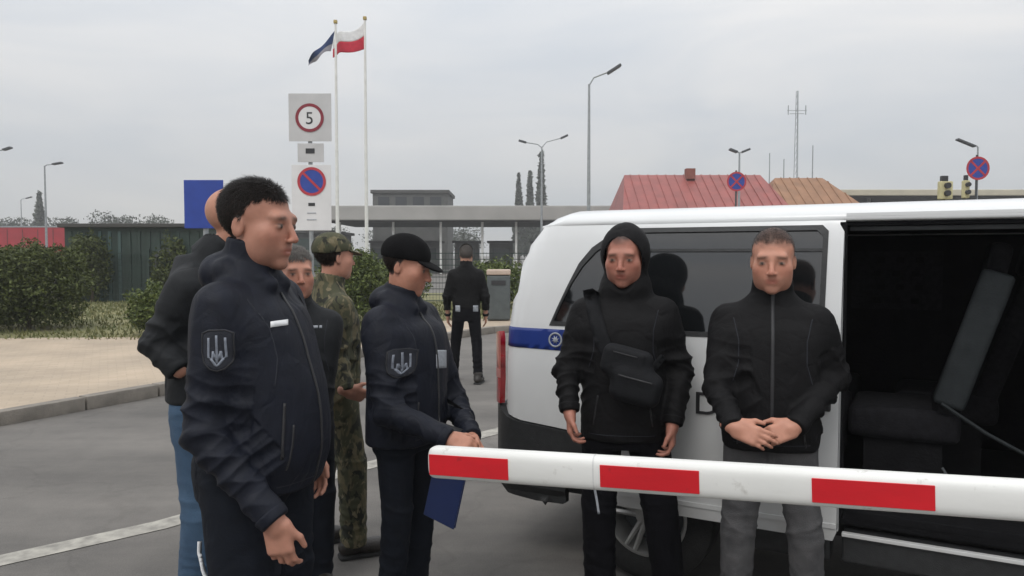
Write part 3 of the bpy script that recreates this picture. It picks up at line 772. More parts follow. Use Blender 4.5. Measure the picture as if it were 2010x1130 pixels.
def slab(name, poly, z0, z1, m):
    bm_ = MB(); n = len(poly); v, T = panel2d(poly, (), 400)
    bm_.faces([(p.x, p.y, z1) for p in v], T)
    bm_.faces([(x, y, z1) for x, y in poly] + [(x, y, z0) for x, y in poly], [(i, n + i, n + (i + 1) % n, (i + 1) % n) for i in range(n)])
    return tag(bm_.build(name, m), kind='structure')
KERB = [(-9.6, -1.2), (-6.85, 3.4), (-4.85, 7.1), (-4.05, 8.6), (-2.55, 11.6), (-1.7, 13.4), (-1.1, 14.6), (-.4, 15.6), (.7, 16.2), (2.5, 16.7), (6, 17.2), (30, 19)]
slab('pavement', [(x - .12 * .88, y + .12 * .47) for x, y in KERB] + [(30, 21), (6, 19.0), (.5, 18.1), (-1.4, 17.3), (-2.6, 15.6), (-3.6, 13.9), (-6, 13.75), (-9.5, 13.55), (-14, 13.4), (-40, 12.5), (-40, -1.2)], 0, .12, M_pave)
slab('lawn', [(-45, 12), (-14, 12.6), (-6, 13.2), (-3.3, 13.2), (-2.2, 15.0), (-1.1, 16.9), (.5, 17.6), (6, 18.5), (32, 20.4), (32, 30), (-45, 30)], 0, .112, M_grass)
kb = empty('kerb'); tag(kb, kind='structure')
kst = MB().box((0, 0, .065), (.49, .075, .072), None, .015, 2); kst = kst.build('kerb_stone', M_conc, kb, True)
first = True
for i in range(len(KERB) - 1):
    a_, b_ = Vector(KERB[i]), Vector(KERB[i + 1]); Ln = (b_ - a_).length; n = max(1, round(Ln / 1.0)); d_ = (b_ - a_) / n
    for j in range(n):
        c_ = a_ + d_ * (j + .5)
        if c_.x > 14: continue
        o = kst if first else kst.copy()
        if not first: COL.objects.link(o)
        first = False
        o.location = (c_.x, c_.y, random.uniform(-.004, .004)); o.rotation_euler = (0, 0, math.atan2(d_.y, d_.x) + random.uniform(-.006, .006)); o.scale = (d_.length * .995, 1, 1)
# painted lane line
ln_pts = [(-5.4, 1.6), (-2.68, 3.93), (-2.08, 4.46), (-1.15, 5.67), (-.2, 6.80), (.6, 7.75), (4, 11.8)]
poly = ribbon(ln_pts, .17)
tag(MB().faces([(x, y, .004) for x, y in poly], [(i, i + 1, len(poly) - 2 - i, len(poly) - 1 - i) for i in range(len(ln_pts) - 1)]).build('road_marking', M_line), kind='structure')
# grass tufts
r = np.random.RandomState(3); n = 16000
gx = r.uniform(-16, 1, n); gy = r.uniform(13.3, 24, n)
ok = ~((gx > -3.4) & (gy < 15.0 + (gx + 3.4) * 1.1)) & ~((gx > -1.2) & (gy < 17.6)); gx, gy = gx[ok], gy[ok]; n = len(gx)
an = r.uniform(0, 6.28, n); hh = r.uniform(.03, .11, n); ww = r.uniform(.01, .03, n)
V_ = np.stack([np.stack([gx - ww * np.cos(an), gy - ww * np.sin(an), np.full(n, .11)], 1), np.stack([gx + ww * np.cos(an), gy + ww * np.sin(an), np.full(n, .11)], 1), np.stack([gx + r.normal(0, .03, n), gy + r.normal(0, .03, n), .11 + hh], 1)], 1).reshape(-1, 3)
tag(link('grass', raw_mesh('grass', V_, np.arange(3 * n).reshape(-1, 3)), leaf_mat('grass_blades', (.07, .09, .025), (.2, .19, .08))), 'short dry grass on the verge behind the pavement', 'grass', kind='stuff')

# ------------------------------------------------------------------ plants
def leaves(blobs, n, size, seed):
    """leaf-sized faces spread through the outer part of clumps"""
    r = np.random.RandomState(seed); V_ = []
    tot = sum(b[3] * b[4] for b in blobs)
    for (x, y, z, rx, rz) in blobs:
        k = int(n * rx * rz / tot); d = r.normal(size=(k, 3)); d /= np.linalg.norm(d, axis=1, keepdims=True)
        rr = r.uniform(.62, 1.05, k)[:, None] * (1 + .12 * np.sin(d[:, :1] * 7 + d[:, 1:2] * 5 + seed) + .10 * np.sin(d[:, 2:] * 9 + seed * 2))
        c = np.array([x, y, z]) + d * rr * np.array([rx, rx, rz])
        t = r.normal(size=(k, 3)); t /= np.linalg.norm(t, axis=1, keepdims=True); u = np.cross(t, r.normal(size=(k, 3))); u /= np.linalg.norm(u, axis=1, keepdims=True)
        s = size * r.uniform(.6, 1.4, k)[:, None]
        V_.append(np.stack([c - t * s, c + u * s * .5, c + t * s, c - u * s * .5], 1))
    V_ = np.concatenate(V_).reshape(-1, 3)
    V_[:, 2] = np.maximum(V_[:, 2], .1)
    return V_, np.arange(len(V_)).reshape(-1, 4)
def plant(name, label, cat, base, blobs, n, size, seed, lm, trunk=None, grp=None, cn='crown'):
    o = empty(name, base); tag(o, label, cat, grp)
    V_, F_ = leaves(blobs, n, size, seed); V_[:, 2] = np.maximum(V_[:, 2], .02)
    link(cn, raw_mesh(cn, V_, F_), lm, o)
    st = MB()
    for pts, rr in (trunk or [([(0, 0, 0), (0, 0, blobs[0][2])], [.05, .03])]): st.tube(pts, rr, 7)
    st.build('trunk' if trunk else 'stem', mat('bark', (.09, .07, .05), .9, .3, 12, .5, 40), o)
    return o
L_dk = leaf_mat('dark_hedge_leaf', (.035, .047, .010), (.085, .105, .026)); L_md = leaf_mat('green_leaf', (.035, .055, .012), (.12, .15, .035)); L_far = leaf_mat('far_leaf', (.03, .04, .026), (.075, .09, .06))
G = .11
rb = random.Random(2)
def clump(w_, h_, n, seed):
    q = random.Random(seed); out = [(0, 0, h_ * .5, w_ * .45, h_ * .48)]
    for i in range(n):
        a_ = q.uniform(0, 6.28); rr = q.uniform(.25, .55) * w_ * .55; out.append((rr * math.cos(a_), rr * math.sin(a_), q.uniform(.2, .78) * h_, w_ * q.uniform(.16, .26), h_ * q.uniform(.16, .26)))
    return out
plant('hedge_bush', 'large rounded dark green hedge at the left edge', 'bush', (-9.7, 15.3, G), clump(2.35, 1.85, 16, 1), 30000, .034, 1, L_dk)
plant('hedge_bush', 'large dark green hedge partly cut by the left edge', 'bush', (-11.6, 16.0, G), clump(2.3, 1.7, 12, 5), 14000, .036, 5, L_dk)
plant('low_bush', 'small yellow-green bush beside the person in blue jeans', 'bush', (-6.7, 14.3, G), clump(1.05, 1.0, 9, 2), 9000, .032, 2, L_md)
plant('low_bush', 'loose green bush right behind the person in camouflage', 'bush', (-3.5, 16.4, G), clump(1.7, 1.65, 10, 3), 14000, .036, 3, L_md)
plant('low_bush', 'green bush between the camouflage cap and the dark cap', 'bush', (-2.7, 18.6, G), clump(1.6, 1.5, 9, 4), 10000, .036, 4, L_md)
plant('low_bush', 'small bright green bush above the grey bin', 'bush', (-.35, 21.5, G), clump(2.2, 1.35, 9, 6), 6000, .055, 6, L_md)

plant('climbing_shrub', 'loose dark shrub growing up the left end of the green shed', 'bush', (-13.2, 24.0, G), clump(1.3, 2.4, 12, 8), 5000, .05, 8, L_dk)
plant('climbing_shrub', 'loose dark shrub growing up the right end of the green shed', 'bush', (-10.7, 24.0, G), clump(1.2, 2.1, 12, 9), 4500, .05, 9, L_dk)

def tree(label, x, y, h, w_, seed, kind=0):
    q = random.Random(seed)
    if kind:
        blobs = [(0, 0, h * t, w_ * .5 * (1.05 - t) + .12, h * .09) for t in np.linspace(.18, .97, 9)]
    else:
        blobs = [(q.uniform(-.3, .3) * w_, q.uniform(-.3, .3) * w_, h * q.uniform(.42, .86), w_ * q.uniform(.2, .34), h * q.uniform(.1, .17)) for i in range(11)] + [(0, 0, h * .62, w_ * .36, h * .28)]
    lim = [([(0, 0, 0), (.05, 0, h * .35), (0, .05, h * .8)], [h * .022, h * .015, h * .005])] + [([(0, 0, h * .3), (b[0] * .8, b[1] * .8, b[2])], [h * .009, h * .004]) for b in blobs[:6]]
    return plant('conifer_tree' if kind else 'broadleaf_tree', label, 'tree', (x, y, 0), blobs, 2600, .022 * h if not kind else .028 * h, seed, L_far, lim, 'trees along the horizon')
tree('pointed dark conifer above the red trailer at left', -77, 125, 11.5, 3.6, 11, 1)
TL = ['leftmost round tree on the horizon, at the picture edge', 'second round tree from the left edge, above the red trailer', 'round tree just left of the pointed conifer', 'round tree just right of the pointed conifer', 'second round tree right of the pointed conifer', 'broad round tree above the left end of the shed', 'round tree above the middle of the green shed', 'distant tree behind the person in blue jeans', 'distant tree behind the flagpoles', 'distant tree behind the speed signpost', 'distant tree behind the van, right of the canopy', 'distant tree seen under the canopy behind the dark-capped person']
for i, (x, y, h, w_) in enumerate([(-88, 120, 8.6, 6), (-84.5, 128, 8.2, 5.5), (-81, 126, 8.5, 6), (-72, 124, 8.4, 6), (-67.5, 128, 7.2, 6), (-62, 120, 8.6, 7), (-55, 118, 8.0, 6), (-40, 130, 7, 8), (-22, 135, 7.4, 8), (-31, 132, 7, 7), (10, 130, 8, 8), (-8, 128, 7, 8)]):
    tree(TL[i], x, y, h, w_, 30 + i)
for i, (px, h) in enumerate([(1018, 15.5), (1040, 16.0), (1062, 19.5)]):
    p_ = P(px, 500, 140); tree(['tall hazy tree at the left of the pair lamp', 'middle hazy tree below the pair lamp', 'tallest hazy tree under the pair lamp'][i], p_.x, 140, h, 2.6, 50 + i, 1)

# ------------------------------------------------------------------ background buildings
M_gfas = mat('pale_fascia', (.34, .33, .31), .6, .1, .6); M_dkroof = mat('dark_roof', (.06, .058, .055), .8, .2, 1); M_dkwall = mat('dark_wall', (.085, .085, .08), .8, .2, 1)
M_win = mat('window_glass', (.03, .035, .04), .1, .1, 2); M_wall = mat('pale_render', (.45, .42, .37), .9, .1, 1.5); M_redroof = mat('red_metal_roof', (.26, .06, .05), .5, .2, 1.2); M_ochre = mat('ochre_cladding', (.27, .14, .075), .7, .2, 1.2)
M_green = mat('dark_green_sheet', (.022, .042, .034), .6, .25, 1.5); M_greenl = mat('teal_sheet', (.055, .095, .09), .6, .2, 1.5)
cn = empty('checkpoint_canopy', (0, 70, 0)); tag(cn, 'long pale checkpoint canopy on posts beyond the dark-capped person', 'canopy')
MB().box((-.5, 0, 5.05), (15.5, 7, .6), None, .08).build('canopy_roof', M_gfas, cn)
MB().box((-.5, 0, 4.40), (15.2, 6.7, .03)).build('canopy_soffit', M_dkroof, cn)
for x in (-14.5, -10, -6, -2.5, .35, 6, 11): MB().tube([(x, -5.5, 0), (x, -5.5, 4.4)], .10, 8).build('post', M_barw, cn)
for i, x in enumerate((-12, -7.8, -4.2, -1, 3)):
    bo_ = empty('control_booth', (x, 72, 0)); tag(bo_, ['dark control booth under the canopy, leftmost of five', 'dark control booth under the canopy, second from left', 'dark control booth under the canopy, middle one', 'dark control booth under the canopy behind the walking person', 'dark control booth under the canopy nearest the van'][i], 'booth', 'booths under the canopy')
    MB().box((0, 0, 1.35), (1.1, 1.4, 1.35), None, .05).build('wall', M_dkwall, bo_); MB().box((0, 0, 2.8), (1.3, 1.7, .1), None, .03).build('roof', M_dkroof, bo_)
    MB().box((0, -1.41, 1.7), (.8, .02, .5)).build('window', M_win, bo_)
cb = empty('control_building', (-10.9, 86, 0)); tag(cb, 'dark flat-roofed block rising behind the canopy', 'building')
MB().box((0, 0, 4.1), (4.0, 4, 4.1), None, .05).build('wall', M_dkwall, cb); MB().box((0, 0, 8.35), (4.2, 4.2, .18), None, .03).build('roof', M_dkroof, cb)
for i in range(4): MB().box((-2.8 + i * 1.85, -4.01, 7.3), (.6, .03, .5)).build('window', M_win, cb)
# shed with round reel, dark green
sh = empty('storage_shed', (-12.0, 25.5, 0)); tag(sh, 'dark green sheet-metal shed behind the hedge', 'shed')
wl = MB().box((0, 0, 1.3), (2.2, 1.2, 1.2)).build('wall', M_green, sh)
for i in range(14): MB().box((-2.0 + i * .31, -1.215, 1.25), (.05, .02, 1.1), None, .008, 1).build('sheet_rib', M_greenl if i in (3, 4, 5) else M_green, wl)
MB().box((0, -.05, 2.53), (2.32, 1.35, .06), None, .02).build('roof', M_dkroof, sh)
V_ = []; n = 24; pr = [(.44, -.0), (.40, -.09), (.30, -.1), (.24, -.04), (.24, 0)]
for i in range(n):
    a_ = 2 * math.pi * i / n
    for r_, y_ in pr: V_.append((1.05 + r_ * math.cos(a_), -1.24 + y_, 1.38 + r_ * math.sin(a_)))
MB().faces(V_, [(i * 5 + j, i * 5 + j + 1, ((i + 1) % n) * 5 + j + 1, ((i + 1) % n) * 5 + j) for i in range(n) for j in range(4)]).build('hanging_tyre', M_dsteel, sh, True)
# long green fence behind the lawn
fe = empty('mesh_fence', (0, 24.2, 0)); tag(fe, 'dark green panel fence running behind the bushes', 'fence')
po_ = MB().box((0, 0, .9), (.03, .03, .9)).build('post', M_green, fe); wr_ = MB()
for z in np.linspace(.15, 1.65, 9): wr_.box((1.25, -.02, z), (1.22, .012, .012))
for x in np.linspace(.1, 2.4, 24): wr_.box((x, -.035, .9), (.004, .004, .78))
wr_ = wr_.build('mesh_panel', M_green, fe)
for i in range(14):
    if i == 0: po_.location = wr_.location = (-24, 0, 0); continue
    for s_ in (po_, wr_):
        o = s_.copy(); COL.objects.link(o); o.location = (-24 + 2.5 * i, 0, 0)
# low warehouse with pale roof line behind the shed
wh_ = empty('warehouse', (-24, 76, 0)); tag(wh_, 'long low grey warehouse with dark eaves behind the shed', 'warehouse')
MB().box((0, 0, 1.8), (7, 5, 1.8)).build('wall', M_dkwall, wh_); MB().box((0, -.1, 3.75), (7.3, 5.4, .14), None, .03).build('roof', M_dkroof, wh_)
for i in range(4): MB().box((-5 + i * 3.3, -5.02, 1.7), (1.1, .03, 1.4)).build('gate', M_green, wh_)
# red trailer
rt = empty('lorry_trailer', (-44.6, 66, 0)); tag(rt, 'red curtain-sided lorry trailer above the hedge at left', 'trailer')
tb = MB().box((0, 0, 2.6), (7.8, 1.25, 1.35), None, .05).build('body', mat('red_tarpaulin', (.36, .012, .022), .5, .15, .8), rt)
for i in range(12): MB().box((-7.1 + i * 1.29, -1.27, 2.55), (.03, .015, 1.2)).build('tarp_strap', mat('dark_red_strap', (.15, .02, .02), .6), tb)
MB().box((0, -.02, 3.98), (7.85, 1.28, .06)).build('roof_rail', M_galv, rt)
MB().box((0, 0, 1.15), (7.7, 1.0, .1)).build('chassis', M_dsteel, rt)
for x in (-6, -4.7, -3.4, 4.5, 5.8): MB().tube([(x, -1.2, .5), (x, 1.2, .5)], .5, 18).build('wheel', M_rubber, rt)
# building with red hipped roof, ochre wing
rbd = empty('red_roofed_building', (12.2, 52, 0)); tag(rbd, 'building with red hipped roof and ochre wing behind the van roof', 'building')
MB().box((0, 0, 2.0), (5.0, 4.5, 2.0)).build('wall', M_wall, rbd)
def hip(cx, hx, hy, z0, z1, rid, nm, m_):
    V_ = [(cx - hx, -hy, z0), (cx + hx, -hy, z0), (cx + hx, hy, z0), (cx - hx, hy, z0), (cx - rid, 0, z1), (cx + rid, 0, z1)]
    o = MB().faces(V_, [(0, 1, 5, 4), (1, 2, 5), (2, 3, 4, 5), (3, 0, 4), (3, 2, 1, 0)]).build(nm, m_, rbd)
    n = int(hx * 2 / .6)
    for i in range(1, n):
        x = cx - hx + i * 2 * hx / n; t = min(1, (hx - abs(x - cx)) / (hx - rid + 1e-6))
        MB().tube([(x, -hy, z0 + .03), (x, -hy * (1 - t), z0 + (z1 - z0) * t + .03)], .04, 5).build('roof_seam', m_, o)
    return o
ro = hip(0, 5.4, 5.0, 4.0, 7.0, 4.6, 'roof', M_redroof)
MB().box((-.3, -.6, 7.0), (.3, .3, .35)).build('chimney', mat('brick', (.22, .07, .05), .9), ro)
MB().box((7.3, 0, 1.9), (2.6, 4, 1.9)).build('wing_wall', M_wall, rbd)
hip(7.2, 3.6, 4.4, 3.9, 6.8, 1.6, 'wing_roof', M_ochre)
for i in range(5): MB().box((-4 + i * 1.9, -4.51, 2.1), (.5, .03, .7)).build('window', M_win, rbd)
# pale canopy far right
rc = empty('far_canopy', (33, 62, 0)); tag(rc, 'thin cream canopy roof beyond the van at right', 'canopy')
MB().box((3, 0, 6.15), (12, 6, .22), None, .05).build('canopy_roof', mat('cream_fascia', (.5, .46, .36), .7, .1, 1), rc)
MB().box((3, 0, 5.9), (11.8, 5.8, .03)).build('canopy_soffit', M_dkroof, rc)
for x in (-6, 0, 6, 12): MB().tube([(x, -4, 0), (x, -4, 5.9)], .12, 8).build('post', M_galv, rc)

# ------------------------------------------------------------------ lamp posts, mast
def lamp(label, px, top, D, arms, head=.45):
    b_ = P(px, 500, D); zt = P(px, top, D).z
    o = empty('street_lamp', (b_.x, D, 0)); tag(o, label, 'street lamp', 'street lamps')
    MB().tube([(0, 0, 0), (0, 0, zt * .5), (0, 0, zt)], [.09, .07, .045], 8).build('pole', M_galv, o)
    for (dx, dz, hx) in arms:
        MB().tube([(0, 0, zt - .05), (dx * .25, 0, zt + dz * .55), (dx, 0, zt + dz)], .035, 6).build('arm', M_galv, o)
        MB().box((dx + hx * .5, 0, zt + dz + .02 + dz / max(abs(dx), .1) * hx * .3 * (1 if dx > 0 else -1)), (abs(hx) * .62, .16, .055), Ry(-math.atan2(dz, abs(dx)) * (1 if dx > 0 else -1)), .03).build('lamp_head', M_dsteel, o, True)
    return o
lamp('tall single street lamp above the hooded person', 1155, 165, 31, [(.75, .48, .5)])
lamp('twin-armed street lamp left of the tall single lamp', 1063, 288, 48, [(1.2, .55, .4), (-1.0, .28, -.4)])
lamp('flat twin street lamp above the red roof', 1449, 300, 40, [(.15, .06, .35), (-.15, .06, -.35)])
lamp('street lamp behind the round no-stopping sign at right', 1914, 288, 44, [(-.25, .1, -.9)])
lamp('tall street lamp with short arm over the red trailer', 92, 325, 50, [(.6, .1, .5)])
lamp('street lamp cut by the left edge', -22, 305, 46, [(1.1, .35, .4)])
lamp('low far street lamp left of the pointed conifer', 44, 392, 95, [(.7, .2, .6)])
ms = P(1560, 500, 75); mz = P(1560, 178, 75).z
mt = empty('radio_mast', (ms.x, 75, 0)); tag(mt, 'slender radio mast with crossbars above the person in grey jeans', 'mast')
for dx, dy in ((.16, 0), (-.16, .1), (0, -.16)): MB().tube([(dx * 1.6, dy * 1.6, 0), (dx * .5, dy * .5, mz)], .035, 5).build('mast_leg', M_galv, mt)
br_ = MB()
for i in range(26): br_.tube([(-.14 + .003 * i, 0, i * mz / 26), (.14 - .003 * i, 0, (i + 1) * mz / 26)], .018, 4)
br_.build('bracing', M_galv, mt)
for z_, w_ in ((mz - 1.9, 1.5), (mz - 2.2, 1.0)): MB().tube([(-w_ / 2 - .2, 0, z_), (w_ / 2 + .2, 0, z_)], .03, 5).build('crossbar', M_galv, mt)
for dx in (-.85, .85): MB().tube([(dx, 0, mz - 2.3), (dx, 0, mz - 1.4)], .05, 5).build('antenna', M_galv, mt)
for px, top in ((1508, 300), (1592, 285), (1536, 312)):
    b_ = P(px, 500, 80); z_ = P(px, top, 80).z
    tag(MB().tube([(b_.x, 80, 0), (b_.x, 80, z_)], [.10, .05], 6).build('aerial_pole', M_galv), {1508: 'thin aerial pole left of the radio mast', 1592: 'thin aerial pole right of the radio mast', 1536: 'short aerial pole just left of the radio mast'}[px], 'pole', 'aerial poles by the mast')

# ------------------------------------------------------------------ flags
def flag(label, px, top, D, bands, outline):
    b_ = P(px, 500, D); zt = P(px, top, D).z
    o = empty('flagpole', (b_.x, D, 0)); tag(o, label[0], 'flagpole', 'flagpoles')
    MB().tube([(0, 0, 0), (0, 0, zt)], [.07, .035], 8).build('pole', M_barw, o)
    MB().box((0, 0, zt + .04), (.06, .06, .06), None, .03).build('finial', mat('gold_finial', (.4, .3, .1), .4), o)
    fl = empty('flag', (b_.x, D, 0)); tag(fl, label[1], 'flag')
    for nm, m_, (v0, v1) in bands:
        nx, ny = 24, 8; V_ = []
        for i in range(nx + 1):
            for j in range(ny + 1):
                u = i / nx; v = v0 + (v1 - v0) * j / ny
                V_.append(outline(u, v, zt))
        F_ = [(i * (ny + 1) + j, (i + 1) * (ny + 1) + j, (i + 1) * (ny + 1) + j + 1, i * (ny + 1) + j + 1) for i in range(nx) for j in range(ny)]
        q_ = MB().faces(V_, F_).build(nm, m_, fl, True); md = q_.modifiers.new('thick', 'SOLIDIFY'); md.thickness = .004
s_ = FPX / 25
def fl1(u, v, zt):   # limp, hanging away from the pole
    return (-.03 - u * .88 - v * .16 * (1 - u) , .12 * math.sin(u * 7 + v * 2) , zt - .25 - u * .95 - v * (.62 - .45 * u) + .05 * math.sin(u * 9))
def fl2(u, v, zt):
    return (-.03 - u * 1.12 + .05 * math.sin(u * 8), .15 * math.sin(u * 7.5 + v), zt - .12 - v * .85 * (1 - .15 * u) - .5 * u * (1 - .3 * v) + .05 * math.sin(u * 9 + 1))
flag(('white flagpole left of the pair, above the speed sign', 'limp dark blue and grey flag on the left pole'), 663, 45, 25.0, [('dark_band', mat('dark_flag', (.018, .04, .12), .8), (0, .62)), ('grey_band', mat('grey_flag', (.26, .25, .28), .8), (.62, 1))], fl1)
flag(('white flagpole right of the pair, with red and white flag', 'white over red flag on the right pole'), 720, 38, 25.6, [('white_band', mat('white_flag', (.72, .72, .72), .8), (0, .5)), ('red_band', mat('red_flag', (.5, .02, .045), .8), (.5, 1))], fl2)

# ------------------------------------------------------------------ road signs
def disc(mb, c, r, y, d=.004, n=32, sx=1.): mb.prism([(c[0] + r * math.cos(2 * math.pi * i / n) * sx, c[1] + r * math.sin(2 * math.pi * i / n)) for i in range(n)], d, Matrix.Translation((0, y, 0))); return mb
def ring(c, r0, r1, y, n=36):
    mb = MB(); V_ = []
    for i in range(n):
        a_ = 2 * math.pi * i / n
        for r_, yy in ((r0, y), (r1, y), (r1, y + .004), (r0, y + .004)): V_.append((c[0] + r_ * math.cos(a_), yy, c[1] + r_ * math.sin(a_)))
    return mb.faces(V_, [(i * 4 + j, i * 4 + (j + 1) % 4, ((i + 1) % n) * 4 + (j + 1) % 4, ((i + 1) % n) * 4 + j) for i in range(n) for j in range(4)])
SD = 12.9; sb = P(610, 500, SD); sg = empty('road_sign', (sb.x, SD, .12)); tag(sg, 'signpost with 5 speed plate and no-parking plate above the camouflage cap', 'road sign')
def sp(px, py): p_ = P(px, py, SD); return p_.x - sb.x, p_.z - .12
MB().tube([(0, .05, 0), (0, .05, sp(610, 184)[1])], .035, 10).build('pole', M_galv, sg)
def plate(nm, x0, y0, x1, y1, m_=None):
    a_, c_ = sp(x0, y0), sp(x1, y1); return MB().box(((a_[0] + c_[0]) / 2, 0, (a_[1] + c_[1]) / 2), (abs(c_[0] - a_[0]) / 2, .006, abs(c_[1] - a_[1]) / 2), None, .004).build(nm, m_ or M_signw, sg)
M_signg = mat('grey_white_sign_face', (.50, .50, .50), .45, .06, 4)
p1 = plate('speed_plate', 566, 183, 651, 277, M_signg); c5 = sp(608, 231)
disc(MB(), c5, .225, -.009).build('disc', M_signw, p1); ring(c5, .188, .238, -.015).build('ring', M_signd, p1)
def pt(o): o.location = (c5[0] - .075, -.0125, c5[1] - .105); o.rotation_euler = (rad(90), 0, 0)
letters('5', .29, 'numeral', M_signk, p1, pt)
p2 = plate('vehicle_plate', 584, 281, 636, 318, M_signg); c_ = sp(609, 296)
MB().box((c_[0], -.009, c_[1]), (.075, .003, .042), None, .002).build('vehicle_symbol', M_signk, p2)
p3 = plate('no_parking_plate', 572, 323, 651, 452); c_ = sp(612, 356)
disc(MB(), c_, .235, -.009).build('blue_disc', M_signb, p3); ring(c_, .195, .24, -.015).build('ring', M_signr, p3)
MB().box((c_[0], -.0145, c_[1]), (.2, .002, .02), Ry(rad(45))).build('slash', M_signr, p3)
for py, w2, m_ in ((401, .055, M_signk), (418, .075, M_silver), (431, .08, M_silver)):
    q_ = sp(612, py); MB().box((q_[0], -.009, q_[1]), (w2, .003, .026 if py == 401 else .008)).build('small_print', m_, p3)
for (px, py, D, lab) in ((1915, 330, 20, 'round blue no-stopping sign with red cross, far right behind the van'), (1444, 356, 24, 'round blue no-stopping sign in front of the red roof')):
    b_ = P(px, 500, D); zz = P(px, py, D).z; o = empty('road_sign', (b_.x, D, .1)); tag(o, lab, 'road sign')
    MB().tube([(0, .05, 0), (0, .05, zz + .25)], .03, 8).build('pole', M_dsteel, o)
    f_ = disc(MB(), (0, zz - .1), .30, 0, .006).build('blue_disc', M_signb, o); ring((0, zz - .1), .25, .305, -.008).build('ring', M_signr, f_)
    for a_ in (45, -45): MB().box((0, -.006 if a_ > 0 else -.009, zz - .1), (.26, .002, .026), Ry(rad(a_))).build('cross_bar', M_signr, f_)
# blue panel behind the tall man
D = 8.2; b_ = P(402, 500, D); o = empty('blue_panel_sign', (b_.x, D, 0)); tag(o, 'square blue sign panel behind the person in blue jeans', 'road sign')
za, zb = P(402, 353, D).z, P(402, 448, D).z; MB().box((0, 0, (za + zb) / 2), (.21, .008, (za - zb) / 2), None, .005).build('panel', M_signb, o); MB().tube([(0, .04, 0), (0, .04, za - .05)], .03, 8).build('pole', M_galv, o)
# traffic signals with pale yellow backs
M_yel = mat('pale_yellow_casing', (.55, .50, .28), .5, .15, 8)
for (px, py, D, lab) in ((1852, 372, 24, 'pale yellow traffic signal left of the no-stopping sign'), (1892, 370, 24.5, 'narrow pale yellow traffic signal beside the no-stopping sign')):
    b_ = P(px, 500, D); zz = P(px, py, D).z; o = empty('traffic_signal', (b_.x, D, .1)); tag(o, lab, 'traffic signal', 'traffic signals')
    MB().tube([(0, .1, 0), (0, .1, zz)], .045, 8).build('pole', M_dsteel, o)
    w2 = .2 if px < 1870 else .09
    hs_ = MB().box((0, 0, zz - .12), (w2, .09, .28), None, .03).build('casing', M_yel, o)
    for k_ in (0, 1): MB().tube([(0, -.20, zz + .02 - k_ * .24), (0, -.085, zz + .02 - k_ * .24)], min(.09, w2 * .8), 14).build('visor', M_signk, hs_)
    MB().box((-.04 if px < 1870 else 0, 0, zz + .24), (w2 * .5, .07, .09), None, .02).build('top_hood', M_signk, o)
# bin by the kerb
D = 17.3; b_ = P(979, 500, D); o = empty('litter_bin', (b_.x, D, .12)); tag(o, 'grey litter bin with beige top near the kerb beside the van', 'bin')
MB().box((0, 0, .52), (.26, .24, .50), None, .04, 3).build('body', mat('grey_green_bin', (.075, .088, .09), .6, .2, 6), o, True)
MB().box((0, 0, 1.09), (.27, .25, .06), None, .03, 3).build('lid', mat('beige_lid', (.48, .38, .31), .7, .1, 6), o, True)
MB().box((0, -.245, .86), (.16, .012, .05)).build('opening', M_signk, o)

# ------------------------------------------------------------------ damp air
hz = MB().box((0, 95, 11.5), (170, 130, 13.0)).build('haze', None); hz['kind'] = 'stuff'; hz['label'] = 'thin pale damp air over the whole checkpoint'; hz['category'] = 'haze'
mh = bpy.data.materials.new('haze_air'); mh.use_nodes = True; nn = mh.node_tree.nodes; nn.clear()
ho = nn.new('ShaderNodeOutputMaterial'); pv = nn.new('ShaderNodeVolumePrincipled'); pv.inputs['Color'].default_value = (.93, .94, .95, 1); pv.inputs['Density'].default_value = .0016; pv.inputs['Anisotropy'].default_value = .2
mh.node_tree.links.new(pv.outputs[0], ho.inputs['Volume']); hz.data.materials.append(mh)
# ------------------------------------------------------------------ people
def unit(v): v = np.array(v, float); return v / np.linalg.norm(v)
def hand_prims(w, u, n, side, curl=(.25, .3, .2), s=1., spread=.06, thumb=.5):
    w = np.array(w, float); u = unit(u); n = np.array(n, float); n = unit(n - u * (n @ u)); t = np.cross(u, n) * (1 if side == 'R' else -1)
    out = [('+', .012, cone(w - u * .03 * s, w + u * .02 * s, .026 * s, .026 * s))]
    R = np.stack([u, t, n], 1)
    out.append(('+', .016, rbox(w + u * .052 * s, (.048 * s, .040 * s, .0145 * s), .0135 * s, R)))
    out.append(('+', .014, ell(w + u * .035 * s + t * .026 * s + n * .008 * s, (.034 * s, .018 * s, .017 * s), R)))
    for j, (o, ln, r, bx) in enumerate([(.030, .074, .0088, .094), (.0102, .083, .0090, .098), (-.0102, .077, .0086, .095), (-.029, .060, .0076, .088)]):
        b = w + u * bx * s + t * o * s; d = unit(u + t * o / .03 * spread); a = 0
        for q, (fr, c) in enumerate(zip((.42, .32, .26), curl)):
            a += c * (1 + .12 * j)
            dd = d * math.cos(a) + n * math.sin(a); e = b + dd * ln * fr * s
            out.append(('+', .004 if q else .009, cone(b, e, (r - .0006 * q) * s, (r - .0006 * (q + 1)) * s))); b = e
    b = w + u * .03 * s + t * .034 * s; d1 = unit(u * .75 + t * thumb + n * .35); e = b + d1 * .042 * s
    d2 = unit(u * .95 + t * .15 + n * .35); e2 = e + d2 * .034 * s
    out += [('+', .012, cone(b - d1 * .012, e, .0125 * s, .0105 * s)), ('+', .005, cone(e, e2, .0105 * s, .0085 * s))]
    return out

